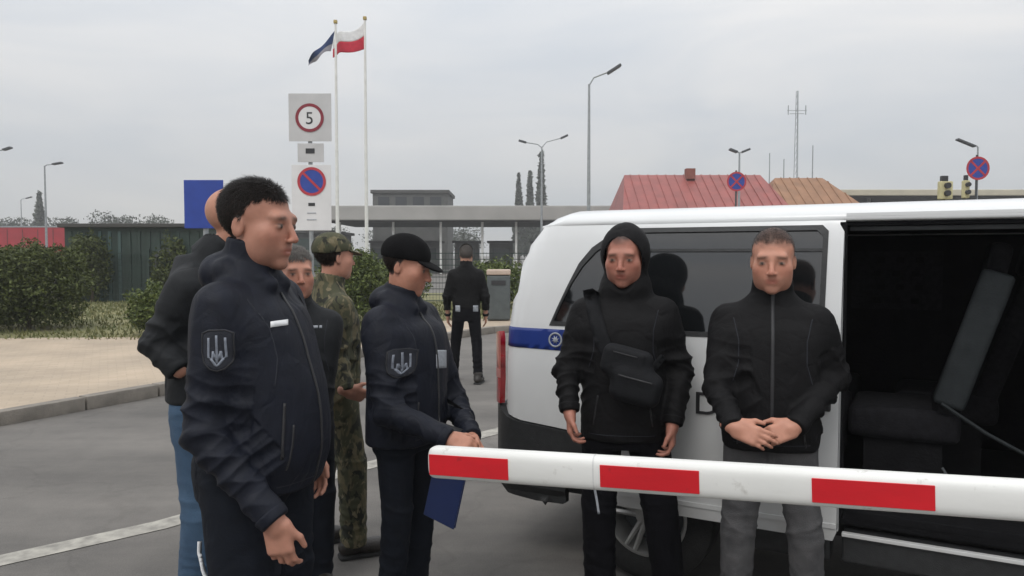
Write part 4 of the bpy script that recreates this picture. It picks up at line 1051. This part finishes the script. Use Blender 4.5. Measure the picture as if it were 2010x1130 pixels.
def person(label, x, y, th, H, res=.006, girth=0., belly=0., arms=None, legs=None, head=(0, 0), tone=(.50, .27, .19), grp=None,
           jk=None, tr=None, shoe=None, hair=None, cap=None, hood=None, jhem=.84, bulk=0., hands='RL', stubble=0., brow=(.05, .03, .02),
           legr=(.098, .074, .062), curl=(.25, .3, .2), hu=None, hn=None, fold=.0035, collar=.045, hoff=0., scalp=None, hipd=0., hscale=1.13, seams=True):
    k = H / 1.8
    c_, s_ = math.cos(rad(th)), math.sin(rad(th))
    def loc(px, py, D):
        p = P(px, py, D); dx, dy = p.x - x, p.y - y
        return np.array([dx * c_ + dy * s_, -dx * s_ + dy * c_, p.z])
    A = {}
    for sd, sg in (('R', -1), ('L', 1)):
        a = (arms or {}).get(sd)
        if a is None:
            el = np.array([sg * .255, .02, 1.13]) * k; wr = np.array([sg * .25, -.06, .87]) * k
        else:
            el = loc(*a[0]) if len(a[0]) == 3 and abs(a[0][0]) > 5 else np.array(a[0]); wr = loc(*a[1]) if abs(a[1][0]) > 5 else np.array(a[1])
        A[sd] = (np.array([sg * (.178 + girth * .5), .012, 1.408]) * k, el, wr)
    G = {}
    for sd, sg in (('R', -1), ('L', 1)):
        lg = (legs or {}).get(sd)
        hip = np.array([sg * .092, .0, .915]) * k
        an = np.array([sg * .115, .02, .085]) * k if lg is None else np.array(lg)
        kn = (hip + an) / 2 + np.array([sg * .012, -.03, .02]) * k
        G[sd] = (hip, kn, an)
    hc = np.array([0, -.015 - hoff, 1.80 - .118 * hscale]) * k
    yaw, pit = head
    Rm = np.array((Rz(rad(yaw)) @ Rx(rad(pit))))
    hs = k * hscale
    def hp(q): return hc + Rm @ (np.array(q) * hs)
    body = [('+', 0, loft([(.88*k, 0, .0, .13*k, .09*k), (1.0*k, 0, 0, .13*k, .095*k), (1.15*k, 0, -.01-belly*.5, .125*k, .09*k), (1.32*k, 0, 0, .15*k, .095*k), (1.42*k, 0, .01, .13*k, .08*k), (1.5*k, 0, .02, .07*k, .06*k)]))]
    body.append(('+', .03, cone((0, .018*k, 1.45*k), hp((0, .015, -.06)), .062*k, .056*k)))
    r = hs
    body += [('+', .03, ell(hp((0, .018, .036)), (.075*r, .096*r, .083*r), Rm)),
             ('+', .03, ell(hp((0, -.028, -.034)), (.058*r, .062*r, .080*r), Rm)),
             ('+', .025, cone(hp((-.026, -.026, -.078)), hp((.026, -.026, -.078)), .028*r, .028*r)),
             ('+', .02, ell(hp((0, -.068, -.098)), (.024*r, .020*r, .019*r), Rm)),
             ('+', .02, cone(hp((-.036, -.074, .018)), hp((.036, -.074, .018)), .0155*r, .0155*r)),
             ('+', .03, ell(hp((-.040, -.050, -.024)), (.024*r, .026*r, .022*r), Rm)), ('+', .03, ell(hp((.040, -.050, -.024)), (.024*r, .026*r, .022*r), Rm)), ('+', .03, ell(hp((-.031, -.018, -.052)), (.033*r, .048*r, .048*r), Rm)), ('+', .03, ell(hp((.031, -.018, -.052)), (.033*r, .048*r, .048*r), Rm)), ('+', .02, ell(hp((0, -.058, -.062)), (.036*r, .029*r, .032*r), Rm)),
             ('-', .012, ell(hp((-.033, -.102, -.001)), (.018*r, .017*r, .011*r), Rm)), ('-', .012, ell(hp((.033, -.102, -.001)), (.018*r, .017*r, .011*r), Rm)),
             ('+', .004, ell(hp((-.033, -.0775, -.002)), (.0135*r, .0115*r, .010*r), Rm)), ('+', .004, ell(hp((.033, -.0775, -.002)), (.0135*r, .0115*r, .010*r), Rm)),
             ('+', .012, cone(hp((0, -.086, .008)), hp((0, -.107, -.034)), .0080*r, .0105*r)),
             ('+', .006, ell(hp((-.012, -.100, -.038)), (.0075*r, .009*r, .0065*r), Rm)), ('+', .006, ell(hp((.012, -.100, -.038)), (.0075*r, .009*r, .0065*r), Rm)),
             ('+', .008, ell(hp((0, -.082, -.0610)), (.024*r, .0100*r, .0055*r), Rm)),
             ('+', .008, ell(hp((0, -.081, -.0725)), (.021*r, .0105*r, .0068*r), Rm)),
             ('-', .004, cone(hp((-.022, -.0915, -.0665)), hp((.022, -.0915, -.0665)), .0018*r, .0022*r))]
    for sg in (-1, 1):
        Re = Rm @ np.array(Rz(rad(-14 * sg)))
        body += [('+', .006, ell(hp((sg*.0735, .014, -.010)), (.0075*r, .0165*r, .028*r), Re)), ('-', .005, ell(hp((sg*.0825, .010, -.007)), (.005*r, .009*r, .015*r), Re))]
    for sd in 'RL':
        s0, e0, w0 = A[sd]
        body += [('+', .04, cone(s0, e0, .05*k, .04*k)), ('+', .01, cone(e0, w0, .040*k, .027*k))]
        hip, kn, an = G[sd]
        body += [('+', .03, cone(hip, kn, .07*k, .05*k)), ('+', .01, cone(kn, an, .048*k, .034*k)), ('+', .02, cone(an, an + np.array([0, -.12, -.045]) * k, .035*k, .03*k))]
        if sd in hands:
            u = unit(w0 - e0) if not hu or sd not in hu else unit(hu[sd])
            if not hu or sd not in hu: u = unit(u * .6 + np.array([0, -.1, -.5]))
            nn = np.array([1 if sd == 'R' else -1, .15, 0]) if not hn or sd not in hn else np.array(hn[sd])
            cc = curl[sd] if isinstance(curl, dict) else curl
            body += hand_prims(w0, u, nn, sd, cc, k)
    lo = (-.55, -.55, 0.0); hi = (.55, .45, H + .03)
    V, F = mesh_field(body, lo, hi, res)
    me = raw_mesh('person', V, F)
    # real surface colours: lips, brows, eyes, cheeks, shaved skin
    q = ((V - hc) @ Rm) / hs
    c = np.tile(np.array(tone, np.float32), (len(V), 1))
    def blend(m, col): 
        nonlocal c
        c = c * (1 - m[:, None]) + np.array(col) * m[:, None]
    front = np.clip((-q[:, 1] - .03) / .03, 0, 1) * (np.abs(q[:, 2]) < .14)
    g = lambda cx, cz, sx, sz: np.exp(-((np.abs(q[:, 0]) - cx) / sx) ** 2 - ((q[:, 2] - cz) / sz) ** 2) * front
    blend(.35 * g(.045, -.03, .025, .025), (tone[0], tone[1] * .75, tone[2] * .75))
    blend(.4 * g(0, -.03, .014, .02), (tone[0], tone[1] * .7, tone[2] * .7))
    if stubble:
        m = np.clip((-.045 - q[:, 2]) / .02, 0, 1) * (q[:, 2] > -.135) * np.clip((.02 - q[:, 1]) / .02, 0, 1) * stubble
        blend(m, (tone[0] * .4, tone[1] * .42, tone[2] * .45))
    blend(.75 * np.exp(-(q[:, 0] / .022) ** 4 - ((q[:, 2] + .0665) / .0105) ** 4) * front, (tone[0] * .75, tone[1] * .5, tone[2] * .52))
    blend(.85 * np.exp(-((np.abs(q[:, 0]) - .033) / .019) ** 4 - ((q[:, 2] - .0185 + (np.abs(q[:, 0]) - .033) * .12) / .0055) ** 2) * front, brow)
    eye = np.exp(-((np.abs(q[:, 0]) - .033) / .0115) ** 6 - ((q[:, 2] + .002) / .005) ** 4) * (q[:, 1] < -.078)
    blend(eye * .75, (.32, .26, .22)); blend(.8 * np.exp(-((np.abs(q[:, 0]) - .033) / .0135) ** 4 - ((q[:, 2] - .0035) / .0022) ** 2) * front, (.04, .025, .02)); blend(np.exp(-((np.abs(q[:, 0]) - .033) / .0055) ** 4 - ((q[:, 2] + .002) / .006) ** 4) * (q[:, 1] < -.078), (.03, .025, .02))
    if scalp is not None or hair:
        sc_ = scalp if scalp is not None else ((.012, .008, .006) if hair[0] is M_hair_d else (.13, .12, .11))
        nzv = .004 * wav(V, 5, 220) + .004 * wav(V, 6, 90)
        fz = (.052 if scalp is not None else .062) + .25 * np.clip(np.abs(q[:, 0]) - .045, 0, 1) * -1
        lim = np.where(q[:, 1] < -.02, fz, np.where(q[:, 1] < .03, fz - (q[:, 1] + .02) * 1.9, -.045))
        m = np.clip((q[:, 2] - lim + nzv) / (.030 if scalp is not None else .012), 0, 1) * (q[:, 2] > -.07) * (np.abs(q[:, 0]) < .0775)
        hmask = m
        blend(m * (.88 if scalp is not None else .95), sc_)
    at = me.attributes.new('tone', 'FLOAT_COLOR', 'POINT'); at.data.foreach_set('color', np.concatenate([c, np.ones((len(c), 1))], 1).astype(np.float32).ravel())
    root = link('person', me, M_skin, None, smooth=True)
    root.location = (x, y, 0); root.rotation_euler = (0, 0, rad(th))
    tag(root, label, 'person', grp)
    out = {'root': root, 'loc': loc, 'k': k, 'A': A, 'G': G, 'hp': hp, 'Rm': Rm, 'hs': hs, 'V': V, 'F': F}
    # jacket
    b = bulk
    jh = jhem
    jp = [('+', 0, loft([(jh, 0, -.005-belly*.6, (.178+b)*k+girth, (.128+b)*k+girth*.6+belly*.5), (jh+.10, 0, -.01-belly, (.186+b)*k+girth, (.132+b)*k+girth*.6+belly*.75), (1.12*k, 0, -.012-belly*.9, (.18+b)*k+girth, (.130+b)*k+girth*.6+belly*.7),
         (1.26*k, 0, -.008-belly*.3, (.19+b)*k+girth, (.132+b)*k+girth*.5+belly*.25), (1.38*k, 0, .006, (.198+b*.8)*k+girth*.8, (.122+b*.6)*k+girth*.4), (1.435*k, 0, .014, (.150+b*.4)*k+girth*.5, .102*k), (1.485*k, 0, .02, .100*k, .084*k), (1.53*k, 0, .02, .082*k, .076*k)]))]
    for sg in (-1, 1): jp.append(('+', .05, cone((sg*.05*k, .022*k, 1.465*k), (sg*.155*k, .014*k, 1.418*k), .056*k, .054*k)))
    limbs = []
    for sd in 'RL':
        s0, e0, w0 = A[sd]
        u2 = unit(w0 - e0)
        jp += [('+', .05, cone(s0, e0, (.0605+b*.6)*k+girth*.25, (.055+b*.6)*k+girth*.1)), ('+', .018, flatcone(e0 - u2 * .02, w0 - u2 * .0, (.058+b*.6)*k+girth*.1, (.043+b*.45)*k))]
        limbs += [(s0, e0, fold * 1.7, 62, .85, .40), (e0, w0, fold * 1.9, 66, .35, .5)]
    if not hood or hood == 'down':
        zc = 1.50 * k
        jp += [('+', .012, flatcone((0, .022*k - hoff * .35, zc), (0, .004*k - hoff * .9, zc + (.035 + collar) * k), (.086+b*.3)*k, (.080+b*.3)*k, .01))]
        jp += [('-', .006, cone((0, .012*k - hoff * .6, zc + .045*k), (0, -.004*k - hoff, zc + .16*k), .066*k, .074*k))]
    if hood == 'down':
        jp += [('+', .03, ell((0, .105*k, 1.50*k), (.115*k, .065*k, .075*k))), ('+', .03, cone((-.095*k, .05*k, 1.515*k), (-.04*k, -.075*k, 1.47*k), .036*k, .022*k)), ('+', .03, cone((.095*k, .05*k, 1.515*k), (.04*k, -.075*k, 1.47*k), .036*k, .022*k))]
    if hood == 'up':
        jp += [('+', .03, ell(hp((0, .030, .014)), (.099*r, .112*r, .122*r), Rm)), ('+', .05, ell(hp((0, .03, -.12)), (.098*r, .10*r, .07*r), Rm)),
               ('-', .016, ell(hp((0, -.11, -.03)), (.068*r, .115*r, .100*r), Rm)), ('-', .008, ell(hp((0, .0, .0)), (.079*r, .1*r, .100*r), Rm))]
    lo2 = (-.6, -.6, jh - .03); hi2 = (.6, .5, H + .06)
    limbs += [((0, -.1, jh), (0, -.1, jh + .25), fold * .8, 50, .3, .5)]
    jo, JV, JF = solid('jacket', jp, lo2, hi2, res, jk, root, dict(limbs=limbs, amp=fold, seed=int(abs(x) * 97) + 3))
    for sd in hands:
        s0, e0, w0 = A[sd]; u2 = unit(w0 - e0); rc_ = (.043 + b * .45) * k + .0015
        solid('cuff', [('+', 0, flatcone(w0 - u2 * .030, w0 + u2 * .004, rc_ + .0035, rc_ - .002, .004))], w0 - .09, w0 + .09, max(res, .005), jk, jo)
    out.update(jacket=jo, jbvh=BVHTree.FromPolygons(JV.tolist(), JF.tolist()))
    if seams and res < .0068:
        bv = [out['jbvh']]; X_, Z_ = (1, 0, 0), (0, 0, 1)
        for sg in (-1, 1):
            decal('seam', [ribbon([(sg * (.150 + girth * .4) * k, .16 * k), (sg * (.128 + girth * .4) * k, .07 * k), (sg * (.128 + girth * .4) * k, -.02 * k), (sg * (.150 + girth * .5) * k, -.10 * k)], .0035)], bv, Vector((0, -.3, 1.27 * k)), X_, Z_, M_patch, jo, .0006, .012, .002)
            decal('pocket_zip', [ribbon([(sg * (.105 + girth) * k, .05 * k), (sg * (.125 + girth) * k, -.085 * k)], .006)], bv, Vector((0, -.3, 1.0 * k)), X_, Z_, M_zip, jo, .0016, .012, .002)
        decal('hem_seam', [ribbon([(x_, .035) for x_ in np.linspace(-.15 * k, .15 * k, 9)], .003)], bv, Vector((0, -.3, jh)), X_, Z_, M_patch, jo, .0006, .012, .002)
    # trousers
    tp = [('+', 0, loft([(.80*k, 0, hipd, .165*k+girth*.6, .115*k+girth*.5+hipd), (.92*k, 0, hipd, .168*k+girth*.8, .12*k+girth*.5+hipd), (1.04*k, 0, -belly*.6, .155*k+girth*.8, .112*k+girth*.4)]))]
    tl = []
    for sd in 'RL':
        hip, kn, an = G[sd]
        uu = unit(an - kn)
        tp += [('+', .03, cone(hip, kn, legr[0]*k, legr[1]*k)), ('+', .012, flatcone(kn - uu * .03, an + uu * .02, legr[1]*k, legr[2]*k))]
        tl += [(hip, kn, .0045, 75, 1.0, .3), (kn, an, .006, 85, .85, .5), (hip, kn, .005, 65, .0, .25)]
    tp += [('-', .03, cone((0, -.02, .60*k), (0, -.02, .775*k), .012, .016))]
    to, TV, TF = solid('trousers', tp, (-.5, -.5, .02), (.5, .5, 1.1 * k), res, tr, root, dict(limbs=tl, amp=.004, seed=int(abs(y) * 57) + 1))
    out.update(trousers=to, tbvh=BVHTree.FromPolygons(TV.tolist(), TF.tolist()))
    # shoes
    for sd, sg in (('R', -1), ('L', 1)):
        an = G[sd][2]; ox, oy = an[0], an[1]
        Rs = np.array(Rz(rad(sg * 9)))
        f = lambda q: np.array([ox, oy, 0]) + Rs @ np.array(q)
        up = [('+', 0, flatcone((ox, oy + .005, .05), (ox, oy + .008, .15), .055*k, .052*k)), ('+', .04, ell(f((0, -.09, .05)), (.047, .105, .042), Rs)), ('+', .03, ell(f((0, .02, .055)), (.045, .06, .05), Rs)),
              ('+', .02, ell(f((0, -.135, .045)), (.046, .06, .034), Rs)), ('-', .004, rbox((ox, oy, -.08), (.3, .4, .098), .001))]
        lo3 = (ox - .15, oy - .28, .0); hi3 = (ox + .15, oy + .15, .2)
        sh, _, _ = solid('shoe', up, lo3, hi3, max(res, .006), shoe, root)
        sp = [('+', 0, rbox(f((0, -.058, .0)), (.050, .138, .024), .02, Rs)), ('-', 0, rbox((ox, oy, -.06), (.4, .4, .06), .0005))]
        solid('sole', sp, lo3, hi3, max(res, .006), M_rubber, sh)
    # hair / cap
    if hair:
        hm, hl, hlen = hair if len(hair) == 3 else (*hair, 1.)
        rr_ = np.random.RandomState(7); idx = np.where(hmask > .55)[0]
        bn = normals(V, F)
        if len(idx):
            ns = int(hl * 1e6); pick = rr_.choice(idx, ns)
            p0 = V[pick] + rr_.normal(0, .002, (ns, 3)); nr = bn[pick]
            fl_ = (Rm @ np.array([0, .55, -.75])); fl_ = np.tile(fl_, (ns, 1)) + rr_.normal(0, .22, (ns, 3)); tg = fl_ - nr * (fl_ * nr).sum(1, keepdims=True); tg /= np.linalg.norm(tg, axis=1, keepdims=True) + 1e-6
            qq = ((p0 - hc) @ Rm) / hs; topness = np.clip((qq[:, 2] - .02) / .08, 0, 1)[:, None]
            d_ = tg * .9 + nr * (.08 + .16 * topness) + rr_.normal(0, .10, (ns, 3)); d_ /= np.linalg.norm(d_, axis=1, keepdims=True)
            ln_ = hlen * (.012 + .014 * topness) * rr_.uniform(.6, 1.3, (ns, 1)); sdv = np.cross(d_, nr); sdv /= np.linalg.norm(sdv, axis=1, keepdims=True) + 1e-6
            wv = .0011 if hlen > .5 else .0006
            Vh = np.stack([p0 - sdv * wv, p0 + sdv * wv, p0 + d_ * ln_ + sdv * wv * .35, p0 + d_ * ln_ - sdv * wv * .35], 1).reshape(-1, 3)
            link('hair', raw_mesh('hair', Vh, np.arange(4 * ns).reshape(-1, 4)), hm, root, smooth=True)
    if False:
        hpm = [('+', 0, ell(hp((0, .02, .040)), ((.0765+hl)*r, (.0975+hl)*r, (.0835+hl)*r), Rm)), ('+', .02, ell(hp((0, .05, -.02)), ((.064+hl*.5)*r, (.064+hl)*r, (.07)*r), Rm)),
               ('-', .012, ell(hp((0, -.118, -.020)), (.090*r, .082*r, .108*r), Rm)), ('-', .006, ell(hp((-.09, -.004, -.045)), (.035*r, .046*r, .056*r), Rm)), ('-', .006, ell(hp((.09, -.004, -.045)), (.035*r, .046*r, .056*r), Rm)),
               ('-', .01, rbox(hp((0, .05, -.17)), (.2*r, .2*r, .092*r), .005, Rm))]
        cc = np.array(hp((0, .02, .02)))
        Vh, Fh = mesh_field(hpm, cc - .17, cc + .17, res)
        nn = normals(Vh, Fh); Vh = Vh + nn * (.0025 * wav(Vh * np.array([1, 1, .5]), 11, 130) + .003 * wav(Vh, 4, 40))[:, None]
        link('hair', raw_mesh('hair', Vh, Fh), hm, root, smooth=True)
    if cap:
        cm = cap
        cp = [('+', 0, ell(hp((0, .018, .048)), (.087*r, .108*r, .088*r), Rm)), ('-', .004, rbox(hp((0, .02, -.09)), (.3*r, .3*r, .115*r), .004, Rm @ np.array(Rx(rad(-6))))), ('-', .003, ell(hp((0, .018, .02)), (.077*r, .098*r, .07*r), Rm))]
        cc = np.array(hp((0, 0, .05)))
        co, CV, CF = solid('cap', cp, cc - .19, cc + .19, res, cm, root, dict(limbs=[], amp=.0018, seed=8))
        br = [('+', 0, ell(hp((0, -.095, .026)), (.072*r, .062*r, .010*r), Rm @ np.array(Rx(rad(14))))), ('-', .004, ell(hp((0, .02, .02)), (.079*r, .1*r, .09*r), Rm))]
        solid('brim', br, cc - .22, cc + .22, .0045, cm, co)
    return out

def seen(p, px, py, D):
    """frame facing the viewer through a spot on the figure"""
    O = Vector(p['loc'](px, py, D)); c_ = Vector(p['loc'](px, py, .001)); n = (c_ - O).normalized(); U = Vector((0, 0, 1)).cross(n).normalized(); return O, U, n.cross(U)
TRIDENT = [[(0, .5), (0, -.42)], [(-.3, .42), (-.31, -.22), (-.16, -.27), (-.13, -.02)], [(.3, .42), (.31, -.22), (.16, -.27), (.13, -.02)], [(-.22, -.26), (-.06, -.46), (0, -.5), (.06, -.46), (.22, -.26)], [(-.14, -.06), (-.02, -.3)], [(.14, -.06), (.02, -.3)]]
def emblem(p, px, py, D, wd, ht, nrm, up=(0, 0, 1)):
    """dark shield patch with a pale trident, sewn to the sleeve"""
    O = Vector(p['loc'](px, py, D)); n = Vector(nrm).normalized(); U = Vector(up).cross(n).normalized(); Vv = n.cross(U)
    sh = [(-.5, .42), (-.25, .5), (.25, .5), (.5, .42), (.5, -.05), (.42, -.3), (.22, -.46), (0, -.52), (-.22, -.46), (-.42, -.3), (-.5, -.05)]
    po = decal('sleeve_patch', [[(a * wd, b * ht) for a, b in sh]], [p['jbvh']], O, U, Vv, M_patch, p['root'], .004)
    bd = [(a * wd * .94, b * ht * .95) for a, b in sh]
    decal('patch_border', [ribbon(bd + bd[:1], .0028)], [p['jbvh']], O, U, Vv, M_zip, po, .0055, thick=.002)
    decal('trident_emblem', [ribbon([(a * wd * .82, b * ht * .72) for a, b in ln], .0062) for ln in TRIDENT], [p['jbvh']], O, U, Vv, M_emb, po, .006, thick=.002)

# the officer in the foreground
a = person('person in navy jacket with white chest strip, nearest on the left', -.84, 2.5, 78, 1.845, res=.005, girth=.018, belly=.035, bulk=.006, jk=M_navy, tr=M_navyp, shoe=M_boot,
           arms={'R': ((398, 850, 2.27), (540, 1022, 2.22))}, hair=(M_hair_d, .012), hscale=1.2, hood='down', jhem=.85, head=(-2, 4), tone=(.44, .22, .155), hu={'R': (.06, -.16, -1)}, curl=(.35, .5, .35), stubble=.25, fold=.0045, collar=.075, hipd=.03, legr=(.135, .1, .085))
n68 = (-1, -.05, .06)
emblem(a, 415, 690, 2.2, .085, .125, (-1, -.12, .03))
l_ = a['loc']
O = Vector(l_(549, 634, 2.2)); nn_ = Vector((-.45, -.9, .1)).normalized(); U_ = Vector((0, 0, 1)).cross(nn_).normalized()
decal('name_strip', [[(-.026, -.012), (.026, -.006), (.026, .012), (-.026, .006)]], [a['jbvh']], *seen(a, 549, 634, 2.3), M_white, a['root'], .004)
O = Vector((0, -.3, 1.15)); decal('front_zip', [ribbon([(0, -.29), (0, .33)], .012)], [a['jbvh']], O, (1, 0, 0), (0, 0, 1), M_zip, a['root'], .003, .03)
O = Vector(l_(374, 1080, 2.3)); decal('pocket_piping', [ribbon([(-.004, .035), (-.006, .0), (.004, -.05), (.02, -.1)], .011)], [a['tbvh']], *seen(a, 396, 1085, 2.35), M_white, a['root'], .004)
O = Vector(l_(560, 850, 2.2)); decal('side_pocket_zip', [ribbon([(.0, .09), (-.01, -.08)], .008)], [a['jbvh']], *seen(a, 560, 850, 2.3), M_zip, a['root'], .003)

# the tall man half hidden behind him
b = person('person in charcoal jacket and blue jeans behind the nearest navy jacket', -1.30, 3.2, 98, 1.88, res=.0065, jk=M_char, tr=M_jeans, shoe=M_boot, bulk=.01,
           hoff=.13, arms={'R': ((305, 672, 3.0), (352, 728, 2.98)), 'L': ((.27, .02, 1.16), (.2, -.14, 1.0))}, hands='L', collar=.05, jhem=1.0, head=(0, 2), tone=(.47, .24, .165), fold=.005, legr=(.1, .082, .07))
# the man whose face shows between the two
c = person('person in plain dark jacket facing the camera between navy jacket and camouflage', -1.005, 3.54, 22, 1.635, res=.0065, jk=M_char, tr=M_navyp, shoe=M_boot, hair=(M_hair_g, .007),
           arms={'L': ((628, 770, 3.5), (624, 875, 3.42))}, head=(8, 0), tone=(.50, .25, .175), collar=.04, hu={'L': (0, -.1, -1)}, curl=(.3, .35, .3))
decal('chest_print', [[(-.03, -.006), (.012, -.006), (.012, .006), (-.03, .006)], [(.018, -.006), (.03, -.006), (.03, .006), (.018, .006)]], [c['jbvh']], *seen(c, 619, 641, 3.3), M_silver, c['root'], .004)
# the soldier
d = person('person in camouflage uniform and cap looking away, boots on the asphalt', -.955, 4.06, 122, 1.705, hscale=1.06, res=.0065, jk=M_camo, tr=M_camo, shoe=M_boot, cap=M_camo, hair=(M_hair_d, .005),
           arms={'R': ((662, 705, 3.87), (682, 768, 3.78))}, jhem=.86, head=(6, 0), tone=(.48, .24, .17), hu={'R': (.0, -1, -.35)}, hn={'R': (.8, 0, .4)}, curl=(.5, .6, .5), fold=.005, legr=(.1, .082, .075),
           legs={'R': (-.12, -.06, .085), 'L': (.13, .09, .085)})
# the second officer
e = person('person in navy jacket and dark cap with folder, at the barrier tip', -.475, 3.38, 67, 1.675, res=.0055, jk=M_navy, tr=M_navyp, shoe=M_boot, cap=M_blackk, hair=(M_hair_d, .005), bulk=.014, girth=.032,
           arms={'R': ((758, 805, 3.12), (880, 862, 3.05)), 'L': ((893, 790, 3.58), (925, 858, 3.28))}, head=(12, 14), jhem=.78, tone=(.46, .225, .155), fold=.0045, hood='down',
           hu={'R': (.15, -1, -.2), 'L': (-.2, -.6, -.6)}, hn={'R': (.6, 0, -.8), 'L': (-.7, .3, -.4)}, curl=(.7, .7, .5))
emblem(e, 777, 715, 3.1, .085, .12, (-1, -.1, .03))
le = e['loc']
decal('front_zip', [ribbon([(0, -.24), (0, .30)], .012)], [e['jbvh']], Vector((0, -.3, 1.05)), (1, 0, 0), (0, 0, 1), M_zip, e['root'], .003, .03)
nb_ = Vector((-.2, -1, .1)).normalized(); ub = Vector((0, 0, 1)).cross(nb_).normalized()
decal('name_badge', [[(-.022, -.05), (.022, -.05), (.022, .03), (-.022, .03)]], [e['jbvh']], *seen(e, 867, 700, 3.2), M_silver, e['root'], .005)
# blue folder held against the second officer's thigh
fo = empty('document_folder', P(876, 952, 3.10), rad(-30)); tag(fo, 'blue plastic document folder hanging below the barrier tip from a capped person\'s hand', 'folder')
Rf = Ry(rad(14))
MB().box((0, 0, 0), (.078, .002, .165), Rf, .0015, 1).build('front_cover', M_folder, fo)
MB().box((.0, .012, .002), (.078, .002, .165), Rf, .0015, 1).build('back_cover', M_folder, fo)
MB().box((0.004, .006, .003), (.070, .0035, .157), Rf).build('papers', M_white, fo)
# the walker far behind
f = person('person in black jacket walking away down the road', -.575, 9.6, 178, 1.73, res=.010, jk=M_black, tr=M_blackt, shoe=M_boot, hair=(M_hair_g, .005), jhem=.93, tone=(.5, .28, .2), legr=(.09, .07, .06),
           legs={'R': (-.16, .16, .09), 'L': (.17, -.10, .085)}, fold=.004)
for px in (895, 931):
    decal('white_shirt_hem', [[(-.03, -.04), (.03, -.045), (.03, .035), (-.03, .035)]], [f['jbvh'], f['tbvh']], Vector(f['loc'](px, 607, 9.3)), (-1, 0, 0), (0, 0, 1), M_silver, f['root'], .006, .03)
# detained man with the bag
g = person('person in black hood with crossbody bag standing by the van window', .49, 3.33, -10, 1.72, res=.0055, jk=M_black, tr=M_blackt, shoe=M_boot, hood='up', scalp=(.01, .008, .007), bulk=.004, girth=.006,
           arms={'R': ((1112, 725, 3.33), (1118, 806, 3.24)), 'L': ((1338, 725, 3.3), (1320, 832, 3.2))}, jhem=.80, head=(-8, 8), tone=(.40, .18, .13), fold=.0055, hu={'R': (.05, -.15, -1), 'L': (-.02, -.15, -1)}, curl=(.45, .6, .5), stubble=.3, legr=(.1, .08, .072), legs={'R': (-.10, .02, .085), 'L': (.21, .03, .085)})
gl = g['loc']; gb = [g['jbvh']]
R_b = np.array(Ry(rad(14)))
bc = np.array(gl(1232, 735, 3.08))
bp = [('+', 0, rbox(bc + np.array([-.005, .02, .045]), (.105, .042, .066), .038, R_b)), ('+', .045, rbox(bc + np.array([.035, .005, -.050]), (.105, .048, .072), .044, R_b)), ('+', .006, rbox(bc + np.array([.0, -.008, .055]), (.07, .02, .045), .014, R_b))]
bag, BV, BF = solid('crossbody_bag', bp, bc - .25, bc + .25, .005, M_bag, None, dict(limbs=[], amp=.003, seed=4))
bag.location = g['root'].location; bag.rotation_euler = g['root'].rotation_euler
tag(bag, 'charcoal crossbody bag on the chest of the hooded person', 'bag')
gO = Vector((0, -.3, 1.15))
strap = [(-.145, .30), (-.125, .2), (-.085, .08), (-.05, -.01), (-.02, -.08)]
decal('strap', [ribbon(strap, .062)], gb, gO, (1, 0, 0), (0, 0, 1), M_bag, bag, .006, .02, .004)
decal('lower_strap', [ribbon([(.06, -.08), (.12, -.03), (.17, .02)], .03)], gb, gO, (1, 0, 0), (0, 0, 1), M_bag, bag, .006, .02, .004)
bb = [BVHTree.FromPolygons(BV.tolist(), BF.tolist())]
Ub = Vector(R_b[:, 0]); Vb = Vector(R_b[:, 2])
decal('zip', [ribbon([(-.07, .0), (.07, .0)], .008)], bb, Vector(bc) + Vector((.03, 0, -.012)), Ub, Vb, M_zip, bag, .002, .01, .003)
decal('zip', [ribbon([(-.05, .0), (.05, .0)], .006)], bb, Vector(bc) + Vector((-.01, 0, .085)), Ub, Vb, M_zip, bag, .002, .01, .003)
for px, py in ((1162, 978), (1170, 1000)):
    pass
decal('side_stripe', [ribbon([(-.012, .06), (0, .0), (.008, -.05)], .010)], [g['tbvh']], *seen(g, 1172, 985, 3.2), M_silver, g['root'], .004)
# detained man with clasped hands
h = person('person in black zipped jacket and grey jeans with hands clasped in front', 1.03, 3.02, -17, 1.705, res=.0055, jk=M_black, tr=M_gjeans, shoe=M_boot, scalp=(.028, .018, .013), hair=(M_hair_d, .012, .17), bulk=.004, girth=.008, belly=.008,
           arms={'R': ((1407, 760, 2.98), (1440, 838, 2.78)), 'L': ((1642, 738, 2.98), (1560, 838, 2.79))}, jhem=.84, head=(-4, 6), tone=(.50, .25, .175), fold=.005, collar=.055,
           hu={'R': (.93, -.30, -.28), 'L': (-.93, -.42, -.34)}, hn={'R': (-.1, .9, -.25), 'L': (.1, .9, -.25)}, curl={'R': (.25, .45, .3), 'L': (.7, .9, .6)}, stubble=.25, legr=(.090, .072, .064), legs={'R': (-.125, .02, .085), 'L': (.16, .02, .085)})
decal('front_zip', [ribbon([(0, -.26), (0, .31)], .013)], [h['jbvh']], Vector((0, -.3, 1.15)), (1, 0, 0), (0, 0, 1), M_silver if False else M_zip, h['root'], .003, .03)
for zz in (1.27, 1.19, 1.05):
    pass
